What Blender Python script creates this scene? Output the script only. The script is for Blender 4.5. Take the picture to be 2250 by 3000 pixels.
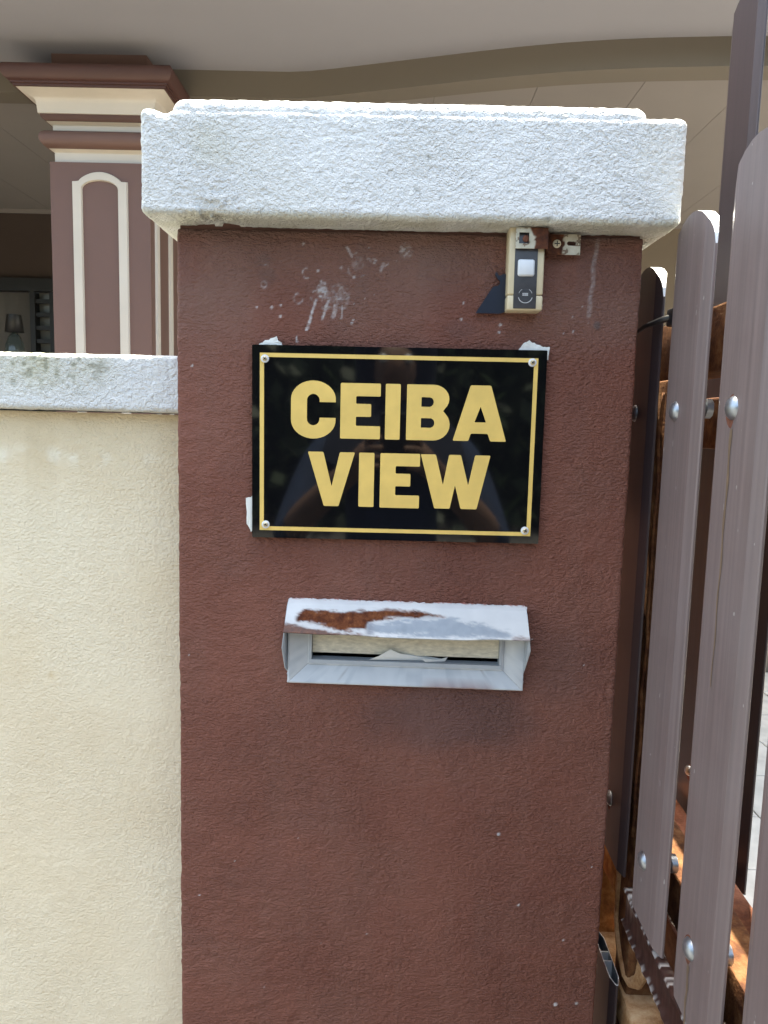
import bpy, bmesh, math, random
import numpy as np
from mathutils import Vector, Matrix
R = math.radians
random.seed(7)
for o in list(bpy.data.objects): bpy.data.objects.remove(o)
S = bpy.context.scene
COL = S.collection

# ------------------------------------------------------------------ camera
CAM = Vector((-.0102, -.7695, 1.45))
pitch, roll, yaw = R(-6.732), R(1.477), R(-.6)
fw = Vector((math.sin(yaw) * math.cos(pitch), math.cos(yaw) * math.cos(pitch), math.sin(pitch)))
rt = Vector((math.cos(yaw), -math.sin(yaw), 0)); upv = rt.cross(fw)
r2 = rt * math.cos(roll) + upv * math.sin(roll); u2 = -rt * math.sin(roll) + upv * math.cos(roll)
cd = bpy.data.cameras.new('camera'); cam = bpy.data.objects.new('camera', cd); COL.objects.link(cam)
cam.matrix_world = Matrix(((r2.x, u2.x, -fw.x, CAM.x), (r2.y, u2.y, -fw.y, CAM.y), (r2.z, u2.z, -fw.z, CAM.z), (0, 0, 0, 1)))
cd.sensor_fit = 'VERTICAL'; cd.sensor_height = 36; cd.lens = 26
cd.clip_start = .01; cd.clip_end = 500
S.camera = cam
# ------------------------------------------------------------------ world, sun, exposure
SUN_EL, SUN_AZ = R(78), R(68)            # azimuth measured from +X towards +Y
W = bpy.data.worlds.new('World'); S.world = W; W.use_nodes = True
nt = W.node_tree; nt.nodes.clear()
sky = nt.nodes.new('ShaderNodeTexSky'); sky.sky_type = 'NISHITA'; sky.sun_disc = False
sky.sun_elevation = SUN_EL; sky.sun_rotation = R(90) - SUN_AZ
sky.air_density = 1.0; sky.dust_density = 4.0; sky.ozone_density = .6
bg = nt.nodes.new('ShaderNodeBackground'); bg.inputs[1].default_value = .15
wo = nt.nodes.new('ShaderNodeOutputWorld')
nt.links.new(sky.outputs[0], bg.inputs[0]); nt.links.new(bg.outputs[0], wo.inputs[0])
sl = bpy.data.lights.new('sun', 'SUN'); sl.energy = 3.6; sl.angle = R(.53); sl.color = (1, .95, .87)
so = bpy.data.objects.new('sun', sl); COL.objects.link(so)
sv = Vector((math.cos(SUN_EL) * math.cos(SUN_AZ), math.cos(SUN_EL) * math.sin(SUN_AZ), math.sin(SUN_EL)))
so.rotation_euler = sv.to_track_quat('Z', 'Y').to_euler(); so.location = (6, 2, 8)
vs = S.view_settings
S.display_settings.display_device = 'sRGB'
vs.view_transform = 'Standard'; vs.look = 'None'; vs.gamma = 1; vs.use_curve_mapping = False
vs.exposure = 2.54
vs.use_white_balance = True; vs.white_balance_temperature = 7150; vs.white_balance_tint = 1.5

# ------------------------------------------------------------------ materials
MATS = {}
def nodes(name):
    m = bpy.data.materials.new(name); m.use_nodes = True
    n = m.node_tree.nodes; p = n['Principled BSDF']
    MATS[name] = m
    return m, m.node_tree, n, p
def coord(t, scale=(1, 1, 1)):
    tc = t.nodes.new('ShaderNodeTexCoord'); mp = t.nodes.new('ShaderNodeMapping')
    mp.inputs['Scale'].default_value = scale
    g = t.nodes.new('ShaderNodeNewGeometry')
    t.links.new(g.outputs['Position'], mp.inputs[0])
    return mp.outputs[0]
def noise(t, co, scale, detail=4, rough=.55, dist=0):
    n = t.nodes.new('ShaderNodeTexNoise'); n.inputs['Scale'].default_value = scale
    n.inputs['Detail'].default_value = detail; n.inputs['Roughness'].default_value = rough
    n.inputs['Distortion'].default_value = dist
    t.links.new(co, n.inputs['Vector']); return n.outputs['Fac']
def ramp(t, fac, stops):
    r = t.nodes.new('ShaderNodeValToRGB'); e = r.color_ramp.elements
    while len(e) < len(stops): e.new(.5)
    for el, (p, c) in zip(e, stops):
        el.position = p; el.color = (*c, 1) if len(c) == 3 else c
    t.links.new(fac, r.inputs[0]); return r.outputs[0]
def mixc(t, fac, a, b):
    m = t.nodes.new('ShaderNodeMix'); m.data_type = 'RGBA'
    for s, v in ((0, fac), (6, a), (7, b)):
        if hasattr(v, 'is_linked'): t.links.new(v, m.inputs[s])
        else: m.inputs[s].default_value = v if s == 0 else ((*v, 1) if len(v) == 3 else v)
    return m.outputs[2]
def math_(t, op, a, b=0., clamp=False):
    m = t.nodes.new('ShaderNodeMath'); m.operation = op; m.use_clamp = clamp
    for i, v in enumerate((a, b)):
        if hasattr(v, 'is_linked'): t.links.new(v, m.inputs[i])
        else: m.inputs[i].default_value = v
    return m.outputs[0]
def attr(t, name):
    a = t.nodes.new('ShaderNodeAttribute'); a.attribute_name = name
    s = t.nodes.new('ShaderNodeSeparateColor'); t.links.new(a.outputs['Color'], s.inputs[0])
    return s.outputs
def bump(t, p, h, strength, dist):
    b = t.nodes.new('ShaderNodeBump'); b.inputs['Strength'].default_value = strength
    b.inputs['Distance'].default_value = dist
    t.links.new(h, b.inputs['Height']); t.links.new(b.outputs[0], p.inputs['Normal']); return b
def simple(name, col, rough=.6, metal=0., var=.12, scale=12, stretch=(1, 1, 1), bs=0, bd=.001, spec=.5, fine=0):
    m, t, n, p = nodes(name); co = coord(t, stretch)
    a = tuple(c * (1 - var) for c in col); b = tuple(min(1, c * (1 + var)) for c in col)
    f = noise(t, co, scale, 5)
    t.links.new(ramp(t, f, [(.3, a), (.7, b)]), p.inputs['Base Color'])
    p.inputs['Roughness'].default_value = rough; p.inputs['Metallic'].default_value = metal
    p.inputs['Specular IOR Level'].default_value = spec
    if bs: bump(t, p, noise(t, co, fine or scale * 8, 4), bs, bd)
    return m
def stucco_mat(name, cols, rough, stains, bumpd=.0056, scale=5, grain=285, stretch=(.72, 1, 1.40)):
    """cols: dark, mid, light paint tones; stains: {channel: colour} read from the 'stain' attribute"""
    m, t, n, p = nodes(name); co = coord(t)
    c = ramp(t, noise(t, co, scale, 6, .6), [(.3, cols[0]), (.5, cols[1]), (.7, cols[2])])
    c = mixc(t, math_(t, 'MULTIPLY', noise(t, co, 90, 3), .22), c, tuple(x * .72 for x in cols[0]))
    at = attr(t, 'stain')
    for ch, col in stains.items(): c = mixc(t, at[ch], c, col)
    t.links.new(c, p.inputs['Base Color']); p.inputs['Roughness'].default_value = rough
    p.inputs['Specular IOR Level'].default_value = .18
    w = coord(t, stretch); h = math_(t, 'MULTIPLY_ADD', noise(t, w, grain * 2.3, 2, .5), .45)
    h.node.inputs[2].default_value = 0; t.links.new(noise(t, w, grain, 2, .5, .35), h.node.inputs[2])
    b = bump(t, p, h, 1.0, bumpd)
    t.links.new(ramp(t, noise(t, co, 7, 4, .6), [(.34, (.55,) * 3), (.62, (1.,) * 3)]), b.inputs['Strength'])
    return m
stucco_mat('brown_paint', ((.176, .068, .049), (.199, .080, .057), (.218, .092, .067)), .6,
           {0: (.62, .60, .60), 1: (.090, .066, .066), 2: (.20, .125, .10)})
stucco_mat('white_paint', ((.67, .675, .67), (.72, .725, .72), (.76, .765, .76)), .75, {0: (.43, .41, .27), 1: (.16, .16, .13), 2: (.52, .52, .40)}, bumpd=.0046, grain=275, stretch=(.95, 1, 1.05))
stucco_mat('cream_paint', ((.71, .60, .43), (.76, .66, .49), (.79, .70, .53)), .7, {0: (.62, .48, .28), 1: (.80, .74, .60), 2: (.50, .40, .25)}, bumpd=.0022, grain=320, stretch=(.85, 1, 1.08))
simple('brown_plain', (.10, .045, .033), .8)
simple('column_brown', (.136, .072, .056), .6, var=.06, scale=3, bs=.25, fine=160)
simple('column_dark', (.072, .030, .024), .55, var=.08, scale=4)
simple('column_cream', (.53, .475, .41), .6, var=.05, scale=6)
simple('soffit_white', (.262, .252, .274), .85, var=.04, scale=1.2)
simple('beam_beige', (.145, .122, .097), .85, var=.04, scale=2)
simple('board_white', (.215, .190, .176), .8, var=.04, scale=2)
simple('house_wall', (.185, .148, .110), .85, var=.05, scale=2, bs=.2)
simple('house_wall_brown', (.055, .037, .029), .85, var=.05, scale=2, bs=.2)
simple('black_frame', (.012, .011, .011), .45, var=.1)
simple('curtain', (.11, .102, .093), .9, var=.06, scale=8)
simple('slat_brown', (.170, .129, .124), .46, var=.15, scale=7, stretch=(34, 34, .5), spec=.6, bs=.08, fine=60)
def weather(name, dust, spot):
    # dusty film, rain streaks and small scuffs over a painted profile
    t = MATS[name].node_tree; p = t.nodes['Principled BSDF']; src = p.inputs['Base Color'].links[0].from_socket
    f = math_(t, 'MULTIPLY', ramp(t, noise(t, coord(t, (3, 3, .6)), 5, 6, .65), [(.45, (0,) * 3), (.75, (1,) * 3)]), .45)
    c = mixc(t, f, src, dust)
    g = math_(t, 'MULTIPLY', ramp(t, noise(t, coord(t, (60, 60, 1.2)), 1.5, 3), [(.56, (0,) * 3), (.64, (1,) * 3)]), .30)
    c = mixc(t, g, c, tuple(x * .62 for x in dust))
    h = ramp(t, noise(t, coord(t, (1, 1, .5)), 130, 2), [(.735, (0,) * 3), (.76, (1,) * 3)])
    c = mixc(t, h, c, spot); t.links.new(c, p.inputs['Base Color'])
    t.links.new(ramp(t, noise(t, coord(t), 14, 5), [(.3, (.36,) * 3), (.7, (.62,) * 3)]), p.inputs['Roughness'])
weather('slat_brown', (.192, .154, .145), (.32, .29, .27))
simple('slat_shaded', (.045, .033, .036), .38, var=.12, scale=7, stretch=(34, 34, .5), bs=.08, fine=60)  # slat brown with the shade beside the pillar put into its colour
simple('slat_gap_shade', (.040, .027, .029), .45, var=.15, scale=7, stretch=(34, 34, .5))  # inner-face slat paint, darkened further with the shade between the leaves
simple('raw_aluminium', (.78, .79, .80), .35, metal=.35, var=.08, scale=60)
simple('dull_aluminium', (.20, .24, .27), .5, metal=.6, var=.25, scale=50)
simple('bolt_metal', (.36, .385, .42), .38, metal=.9, var=.15, scale=150)
simple('brass_screw', (.62, .52, .34), .35, metal=.8, var=.2, scale=300)
simple('black_plastic', (.010, .010, .012), .4, var=.1)
simple('bell_ivory', (.60, .51, .34), .42, var=.05, scale=60)
simple('bell_panel', (.045, .045, .050), .38, var=.2, scale=120)
simple('bell_panel_dark', (.028, .028, .031), .5, var=.2, scale=120)
simple('bell_button', (.66, .68, .70), .3, var=.03, scale=80)
simple('bell_mark', (.45, .45, .45), .5)
simple('navy_scrap', (.006, .009, .022), .35, var=.2)
simple('tape', (.70, .70, .66), .45, var=.10, scale=120, stretch=(1, 1, .2), bs=.3, fine=300)
simple('gold', (.72, .50, .14), .38, var=.08, scale=45, spec=.6, bs=.05, fine=700)
simple('paper', (.70, .70, .68), .85, var=.04, scale=40)
simple('slot_dark', (.02, .02, .02), .8)
simple('concrete', (.105, .102, .098), .9, var=.12, scale=1.2, bs=.3, fine=60)
simple('driveway_base', (.30, .27, .23), .9, var=.12, scale=6)
simple('tile_stone', (.50, .46, .40), .75, var=.16, scale=9, bs=.3, fine=40)
simple('skin', (.22, .13, .09), .55, var=.05)
simple('shirt', (.020, .035, .075), .85, var=.2, scale=20)
simple('scarf', (.010, .014, .028), .9, var=.2, scale=20)
simple('jeans', (.035, .045, .07), .85, var=.2, scale=40)
simple('hair', (.012, .010, .009), .5)
simple('bark', (.10, .075, .055), .9)
simple('leaf', (.020, .036, .014), .55, var=.35, scale=2.5)
simple('backing_dark', (.012, .022, .008), .9, var=.4, scale=3)
m, t, n, p = nodes('sign_black'); p.inputs['Base Color'].default_value = (.004, .004, .005, 1); p.inputs['Roughness'].default_value = .04
m, t, n, p = nodes('lamp_glass'); p.inputs['Base Color'].default_value = (.12, .15, .145, 1); p.inputs['Roughness'].default_value = .1
p.inputs['Transmission Weight'].default_value = .6
m, t, n, p = nodes('pane_glass'); p.inputs['Base Color'].default_value = (.16, .16, .15, 1); p.inputs['Roughness'].default_value = .15
def rust_mat(name, stops, rough=.8):
    m, t, n, p = nodes(name); co = coord(t)
    f = noise(t, co, 48, 10, .7, .3)
    t.links.new(ramp(t, f, stops), p.inputs['Base Color'])
    p.inputs['Roughness'].default_value = rough; p.inputs['Specular IOR Level'].default_value = .2
    bump(t, p, noise(t, co, 260, 6), .8, .0012)
rust_mat('rust', [(.28, (.05, .020, .012)), (.42, (.090, .034, .016)), (.55, (.165, .072, .030)), (.72, (.24, .135, .068))])
rust_mat('rust_sunlit', [(.28, (.16, .075, .035)), (.42, (.36, .19, .085)), (.55, (.52, .32, .17)), (.72, (.62, .45, .28))])  # rust lightened so its colour carries the sun on lower rail and hook
rust_mat('rust_orange', [(.28, (.13, .050, .018)), (.42, (.30, .125, .038)), (.55, (.44, .20, .065)), (.72, (.52, .30, .13))])
rust_mat('rust_red', [(.28, (.06, .022, .014)), (.45, (.12, .042, .023)), (.6, (.19, .075, .045)), (.75, (.25, .14, .085))])
# hammered bar: brown paint, worn to bare steel along the dented edges
m, t, n, p = nodes('worn_bar'); at = attr(t, 'stain')
c = mixc(t, at[0], ramp(t, noise(t, coord(t), 60, 4), [(.3, (.030, .014, .011)), (.7, (.055, .024, .018))]), (.36, .33, .31))
t.links.new(c, p.inputs['Base Color']); p.inputs['Roughness'].default_value = .38
# bracket: zinc plate with rust bloom
m, t, n, p = nodes('bracket_metal'); at = attr(t, 'stain'); co = coord(t)
rc = ramp(t, noise(t, co, 160, 5), [(.3, (.040, .013, .008)), (.6, (.12, .038, .015)), (.75, (.24, .10, .04))])
zc = ramp(t, noise(t, co, 90, 4), [(.3, (.42, .38, .28)), (.7, (.58, .54, .43))])
t.links.new(mixc(t, at[0], zc, rc), p.inputs['Base Color'])
t.links.new(math_(t, 'MULTIPLY_ADD', at[0], .4), p.inputs['Roughness'])
p.inputs['Roughness'].default_value = .55
p.inputs['Metallic'].default_value = .25
# letter plate: white enamel, grey primer showing, rust
m, t, n, p = nodes('plate_enamel'); at = attr(t, 'stain'); co = coord(t)
wc = ramp(t, noise(t, co, 30, 5), [(.3, (.49, .51, .53)), (.7, (.56, .58, .595))])
rc = ramp(t, noise(t, co, 140, 7, .65), [(.3, (.040, .011, .006)), (.5, (.092, .027, .011)), (.66, (.155, .054, .020)), (.78, (.30, .16, .06))])
gc = ramp(t, noise(t, co, 90, 4), [(.3, (.17, .21, .26)), (.7, (.235, .28, .335))])
c = mixc(t, at[1], wc, gc); c = mixc(t, at[0], c, rc); c = mixc(t, at[2], c, (.24, .10, .085))
t.links.new(c, p.inputs['Base Color']); p.inputs['Specular IOR Level'].default_value = .2
ro = math_(t, 'MULTIPLY_ADD', at[0], .45); ro.node.inputs[2].default_value = .42; t.links.new(ro, p.inputs['Roughness'])
bump(t, p, noise(t, co, 300, 4), .15, .0004)
# bolt stain on slats is a part of its own
simple('rust_ring', (.16, .055, .03), .85, var=.3, scale=200)
simple('rust_run', (.165, .112, .072), .6, var=.2, scale=60)
# zinc flap
simple('zinc_flap', (.62, .57, .45), .45, var=.22, scale=220, stretch=(.5, 1, 1.4), bs=.5, fine=240, bd=.0006)

# ------------------------------------------------------------------ object helpers
ROOT = {}
def tag(o, label=None, cat=None, group=None, kind=None):
    for k, v in (('label', label), ('category', cat), ('group', group), ('kind', kind)):
        if v: o[k] = v
    return o
def thing(name, loc, label, cat, group=None):
    o = bpy.data.objects.new(name, None); COL.objects.link(o); o.location = loc; o.empty_display_size = .05
    ROOT[o] = Vector(loc)
    return tag(o, label, cat, group)
def link_mesh(name, me, mats, parent=None, smooth=False, org=None):
    """mesh given in world coordinates; stored relative to its thing's base point"""
    base = ROOT[parent] if parent else (Vector(org) if org is not None else Vector((0, 0, 0)))
    if base.length: me.transform(Matrix.Translation(-base))
    for m in ([mats] if isinstance(mats, str) else mats): me.materials.append(MATS[m])
    if smooth: me.shade_smooth()
    o = bpy.data.objects.new(name, me); COL.objects.link(o)
    if parent: o.parent = parent
    elif org is not None: o.location = org
    ROOT[o] = base
    return o
class MB:
    def __init__(s): s.v = []; s.f = []; s.mi = []
    def add(s, v, f, mi=0):
        b = len(s.v); s.v += [tuple(x) for x in v]; s.f += [tuple(i + b for i in q) for q in f]; s.mi += [mi] * len(f); return s
    def box(s, lo, hi, mi=0, shear=0.):
        x0, y0, z0 = lo; x1, y1, z1 = hi
        v = [(x, y, z) for z in (z0, z1) for x, y in ((x0, y0), (x1, y0), (x1, y1), (x0, y1))]
        v = [(x + shear * y, y, z) for x, y, z in v]
        return s.add(v, [(3, 2, 1, 0), (4, 5, 6, 7), (0, 1, 5, 4), (1, 2, 6, 5), (2, 3, 7, 6), (3, 0, 4, 7)], mi)
    def bbox(s, lo, hi, b=.002, mi=0, shear=0.):
        """box with chamfered edges"""
        bm = bmesh.new(); bmesh.ops.create_cube(bm, size=1)
        for v in bm.verts:
            v.co = Vector([(lo[i] + hi[i]) / 2 + v.co[i] * (hi[i] - lo[i]) for i in range(3)])
        bmesh.ops.bevel(bm, geom=bm.edges[:], offset=b, segments=2, affect='EDGES', profile=.5)
        bm.verts.index_update()
        v = [(p.co.x + shear * p.co.y, p.co.y, p.co.z) for p in bm.verts]; f = [[q.index for q in fc.verts] for fc in bm.faces]
        bm.free(); return s.add(v, f, mi)
    def prism(s, poly, lo, hi, axis=1, mi=0):
        """extrude a polygon; poly is in the two other axes in order"""
        n = len(poly); def_ = []
        for h in (lo, hi):
            for a, b in poly:
                def_.append({0: (h, a, b), 1: (a, h, b), 2: (a, b, h)}[axis])
        f = [tuple(range(n)), tuple(range(2 * n - 1, n - 1, -1))] + [(i, n + i, n + (i + 1) % n, (i + 1) % n) for i in range(n)]
        return s.add(def_, f, mi)
    def tube(s, pts, r, k=8, mi=0):
        pts = [Vector(p) for p in pts]; rs = r if isinstance(r, (list, tuple)) else [r] * len(pts); V = []; F = []
        for i, p in enumerate(pts):
            d = (pts[min(i + 1, len(pts) - 1)] - pts[max(i - 1, 0)]).normalized()
            a = d.orthogonal().normalized() if i == 0 else (a - d * a.dot(d)).normalized()
            b = d.cross(a)
            for j in range(k):
                w = 2 * math.pi * j / k; V.append(p + (a * math.cos(w) + b * math.sin(w)) * rs[i])
        for i in range(len(pts) - 1):
            for j in range(k): F.append((i * k + j, i * k + (j + 1) % k, (i + 1) * k + (j + 1) % k, (i + 1) * k + j))
        F.append(tuple(range(k - 1, -1, -1))); F.append(tuple((len(pts) - 1) * k + j for j in range(k)))
        return s.add(V, F, mi)
    def lathe(s, prof, o, axis, k=20, mi=0):
        """prof: (radius, height along axis)"""
        ax = Vector(axis).normalized(); a = ax.orthogonal().normalized(); b = ax.cross(a); V = []; F = []
        for r, h in prof:
            for j in range(k):
                w = 2 * math.pi * j / k; V.append(Vector(o) + ax * h + (a * math.cos(w) + b * math.sin(w)) * r)
        for i in range(len(prof) - 1):
            for j in range(k): F.append((i * k + j, i * k + (j + 1) % k, (i + 1) * k + (j + 1) % k, (i + 1) * k + j))
        F.append(tuple((len(prof) - 1) * k + j for j in range(k)))
        return s.add(V, F, mi)
    def build(s, name, mats, parent=None, smooth=False, org=None, angle=None, normals=True):
        me = bpy.data.meshes.new(name); me.from_pydata(s.v, [], s.f)
        me.polygons.foreach_set('material_index', s.mi)
        if normals:
            bm = bmesh.new(); bm.from_mesh(me); bmesh.ops.recalc_face_normals(bm, faces=bm.faces); bm.to_mesh(me); bm.free()
        o = link_mesh(name, me, mats, parent, smooth, org)
        if angle: me.shade_smooth(); me.set_sharp_from_angle(angle=R(angle))
        return o
def paint(me, cols):
    a = me.attributes.new('stain', 'FLOAT_COLOR', 'POINT')
    c = np.ones((len(me.vertices), 4), np.float32); c[:, :cols.shape[1]] = np.clip(cols, 0, 1)
    a.data.foreach_set('color', c.ravel())

# ------------------------------------------------------------------ numpy noise and stucco boxes
def vn(P, seed=0):
    i = np.floor(P).astype(np.int64); f = P - i; u = f * f * f * (f * (f * 6 - 15) + 10)
    def h(a, b, c):
        q = (a * 374761393 + b * 668265263 + c * 1440662683 + seed * 974634777) & 0xffffffff
        q = ((q ^ (q >> 13)) * 1274126177) & 0xffffffff
        q = ((q ^ (q >> 15)) * 2246822519) & 0xffffffff
        return (q ^ (q >> 16)) / 4294967296.
    x, y, z = i.T; ux, uy, uz = u.T
    l = lambda a, b, w: a + (b - a) * w
    return l(l(l(h(x, y, z), h(x + 1, y, z), ux), l(h(x, y + 1, z), h(x + 1, y + 1, z), ux), uy),
             l(l(h(x, y, z + 1), h(x + 1, y, z + 1), ux), l(h(x, y + 1, z + 1), h(x + 1, y + 1, z + 1), ux), uy), uz)
def rot(P, a):   # turn the lattice so its axes do not show
    c, s = math.cos(a), math.sin(a)
    return np.stack([P[:, 0] * c - P[:, 2] * s, P[:, 1] * .9 + P[:, 0] * .3, P[:, 0] * s + P[:, 2] * c], 1)
def stucco(P, cell, amp, seed, trow=.75, lowk=.8):
    """trowelled render: rounded grains, a little wider than tall, drifting in direction"""
    w = np.stack([vn(P / .05, seed + 9), vn(P / .05 + 7.3, seed + 10), vn(P / .05 + 3.1, seed + 11)], 1) - .5
    Q = P + w * .012
    A = rot(Q, .5) / (np.array([1.5, 1., .95]) * cell); B = rot(Q, -.35) / (np.array([1.3, 1., .9]) * cell * .62); C = rot(Q, 1.1) / (cell * .36)
    n = vn(A, seed) * 1.0 + vn(B, seed + 1) * .62 + vn(C, seed + 2) * .30
    dens = .55 + .9 * vn(P / .07, seed + 5)
    low = (vn(P / .11, seed + 3) - .5) * 1.2 + (vn(P / .03, seed + 4) - .5) * .55
    T = Q + np.stack([P[:, 2] * .25 * np.sin(P[:, 0] * 9), P[:, 1] * 0, .02 * np.sin(P[:, 0] * 14 + seed)], 1)
    tr = np.abs(vn(rot(T, .22) / np.array([.055, .03, .011]), seed + 6) - .5) * 2
    mask = sstep(.45, .75, vn(P / .09, seed + 7))
    return amp * ((n - .96) * dens + low * lowk - trow * mask * np.exp(-(tr / .16) ** 2))
def steps(*seg):
    """seg: a, step, b, step, c ... increasing coordinate list"""
    out = [np.array([seg[0]])]
    for i in range(0, len(seg) - 2, 2):
        k = max(1, int(round((seg[i + 2] - seg[i]) / seg[i + 1])))
        out.append(np.linspace(seg[i], seg[i + 2], k + 1)[1:])
    return np.concatenate(out)
def stucco_box(name, xs, ys, zs, r, cell, amp, seed, mat, parent, faces='xXyzZ', shape=None, stain=None, dig=None, hole=None, trow=.75, lowk=.8):
    lo = np.array([xs[0], ys[0], zs[0]]); hi = np.array([xs[-1], ys[-1], zs[-1]])
    V = []; F = []; b = 0
    ax = {'x': (0, xs[0], ys, zs, 1), 'X': (0, xs[-1], ys, zs, 0), 'y': (1, ys[0], xs, zs, 0), 'Y': (1, ys[-1], xs, zs, 1), 'z': (2, zs[0], xs, ys, 1), 'Z': (2, zs[-1], xs, ys, 0)}
    for fc in faces:
        k, val, A, B, flip = ax[fc]
        a, c = np.meshgrid(A, B, indexing='ij'); v = np.full(a.shape, val)
        P = [a, c]; P.insert(k, v); V.append(np.stack([q.ravel() for q in P], 1))
        n, m = len(A), len(B); i, j = np.meshgrid(np.arange(n - 1), np.arange(m - 1), indexing='ij')
        q = np.stack([i * m + j, (i + 1) * m + j, (i + 1) * m + j + 1, i * m + j + 1], -1).reshape(-1, 4) + b
        F.append(q[:, ::-1] if flip else q); b += n * m
    P = np.concatenate(V); F = np.concatenate(F)
    _, idx, inv = np.unique(np.round(P * 1e6).astype(np.int64), axis=0, return_index=True, return_inverse=True)
    P = P[idx]; F = inv.ravel()[F]
    q = np.clip(P, lo + r, hi - r); d = P - q; L = np.linalg.norm(d, axis=1, keepdims=True); nrm = d / np.maximum(L, 1e-9)
    P = q + nrm * r
    if shape is not None: P = shape(P)
    P0 = P.copy()
    if hole is not None: F = F[~hole(P0[F].mean(1))]
    hgt = stucco(P, cell, amp, seed, trow, lowk)
    if dig is not None: hgt = hgt + dig(P0)
    P = P + nrm * hgt[:, None]
    me = bpy.data.meshes.new(name); me.vertices.add(len(P)); me.vertices.foreach_set('co', P.astype(np.float32).ravel())
    n = len(F); me.loops.add(n * 4); me.loops.foreach_set('vertex_index', F.astype(np.int32).ravel())
    me.polygons.add(n); me.polygons.foreach_set('loop_start', np.arange(0, n * 4, 4, dtype=np.int32))
    me.update(calc_edges=True); me.validate()
    paint(me, stain(P0) if stain else np.zeros((len(P0), 3)))
    return link_mesh(name, me, mat, parent, True)
def seg_dist(X, Z, pts):
    d = np.full(X.shape, 9.)
    for (ax, az), (bx, bz) in zip(pts[:-1], pts[1:]):
        vx, vz = bx - ax, bz - az; t = np.clip(((X - ax) * vx + (Z - az) * vz) / (vx * vx + vz * vz + 1e-12), 0, 1)
        d = np.minimum(d, np.hypot(X - ax - t * vx, Z - az - t * vz))
    return d
def sstep(a, b, x): t = np.clip((x - a) / (b - a), 0, 1); return t * t * (3 - 2 * t)
def inpoly(X, Z, poly):
    r = np.zeros(X.shape, bool); n = len(poly)
    for i in range(n):
        (x0, z0), (x1, z1) = poly[i], poly[(i + 1) % n]
        c = ((z0 > Z) != (z1 > Z)) & (X < (x1 - x0) * (Z - z0) / (z1 - z0 + 1e-12) + x0)
        r ^= c
    return r

# ================================================================== SETTING: ground
def sheet(name, x0, x1, y0, y1, z, mat):
    o = MB().box((x0, y0, z - .05), (x1, y1, z)).build(name, mat); tag(o, kind='structure'); return o
sheet('ground', -120, 120, -120, 120, -.012, 'concrete')
drive = sheet('driveway', -3.4, 5, .5, 3.55, 0, 'driveway_base')
tm = MB().bbox((-.17, -.17, 0), (.17, .17, .012), .003)
tmesh = None
for i in range(10):
    for j in range(9):
        x, y = .55 + i * .345, .69 + j * .345
        if tmesh is None:
            o = tm.build('tile', 'tile_stone'); tmesh = o.data
        else:
            o = bpy.data.objects.new('tile', tmesh); COL.objects.link(o)
        o.parent = drive; o.location = (x, y, random.uniform(-.0015, .001)); o.rotation_euler.z = R(random.choice((0, 90, 180, 270)))

# ================================================================== HOUSE
ZC = 2.636; YW = 3.67
H = thing('house', (-.4, 2.6, 0), 'house front with white porch ceiling, beige beam and ornate brown column', 'house')
part = lambda name, mb, mat, par, **k: mb.build(name, mat, par, **k)
part('wall', MB().box((-1.9, YW, 0), (2.7, YW + .2, 2.9)), 'house_wall', H)
part('wall', MB().box((-3.6, YW, 2.244), (-1.9, YW + .2, 2.9)), 'house_wall_brown', H)
part('wall', MB().box((-3.6, YW, 0), (-1.9, YW + .2, .9)), 'house_wall_brown', H)
part('side_wall', MB().box((-3.8, 1.9, 0), (-3.6, YW + .2, 2.9)), 'house_wall', H)
part('roof_slab', MB().box((-3.8, 1.40, 2.66), (2.7, YW + .2, 2.95)), 'beam_beige', H)
# bowed porch beam (plan curve)
path = [(-3.6, 1.905), (-.9, 1.905), (-.566, 1.906), (-.40, 1.9055), (-.33, 1.897), (-.24, 1.875), (-.076, 1.828), (.08, 1.783), (.235, 1.738), (.36, 1.705), (.487, 1.676), (.61, 1.655), (.729, 1.639), (.85, 1.628), (.964, 1.619), (1.2, 1.607), (1.5, 1.60), (1.8, 1.607), (2.1, 1.63), (2.7, 1.70)]
def pathy(x):
    for (a, b), (c, d) in zip(path[:-1], path[1:]):
        if a <= x <= c: return b + (d - b) * (x - a) / (c - a)
    return path[-1][1]
mb = MB(); V = []
for i, (x, y) in enumerate(path):
    V += [(x, y, ZC), (x, y, 2.551), (x + .012 * (0 if i < 4 or i > 15 else 1), y + .092, 2.551), (x + .012 * (0 if i < 4 or i > 15 else 1), y + .092, ZC)]
F = [(i * 4 + a, i * 4 + (a + 1) % 4, i * 4 + 4 + (a + 1) % 4, i * 4 + 4 + a) for i in range(len(path) - 1) for a in range(4)]
mb.add(V, F + [(0, 1, 2, 3), (len(V) - 4, len(V) - 3, len(V) - 2, len(V) - 1)])
mb.build('beam', 'beam_beige', H, angle=35)
# flat white soffit in front of the beam
pl = [(x, y + .03) for x, y in path]
mb = MB(); n = len(pl)
for (x0, y0), (x1, y1) in zip(pl[:-1], pl[1:]):
    mb.add([(x0, 1.40, ZC), (x1, 1.40, ZC), (x1, y1, ZC), (x0, y0, ZC)], [(0, 3, 2, 1)])
mb.add([(-3.6, 1.40, ZC), (2.7, 1.40, ZC), (2.7, 1.40, 2.66), (-3.6, 1.40, 2.66)], [(0, 1, 2, 3)])
part('soffit', mb, 'soffit_white', H, normals=False)
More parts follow.
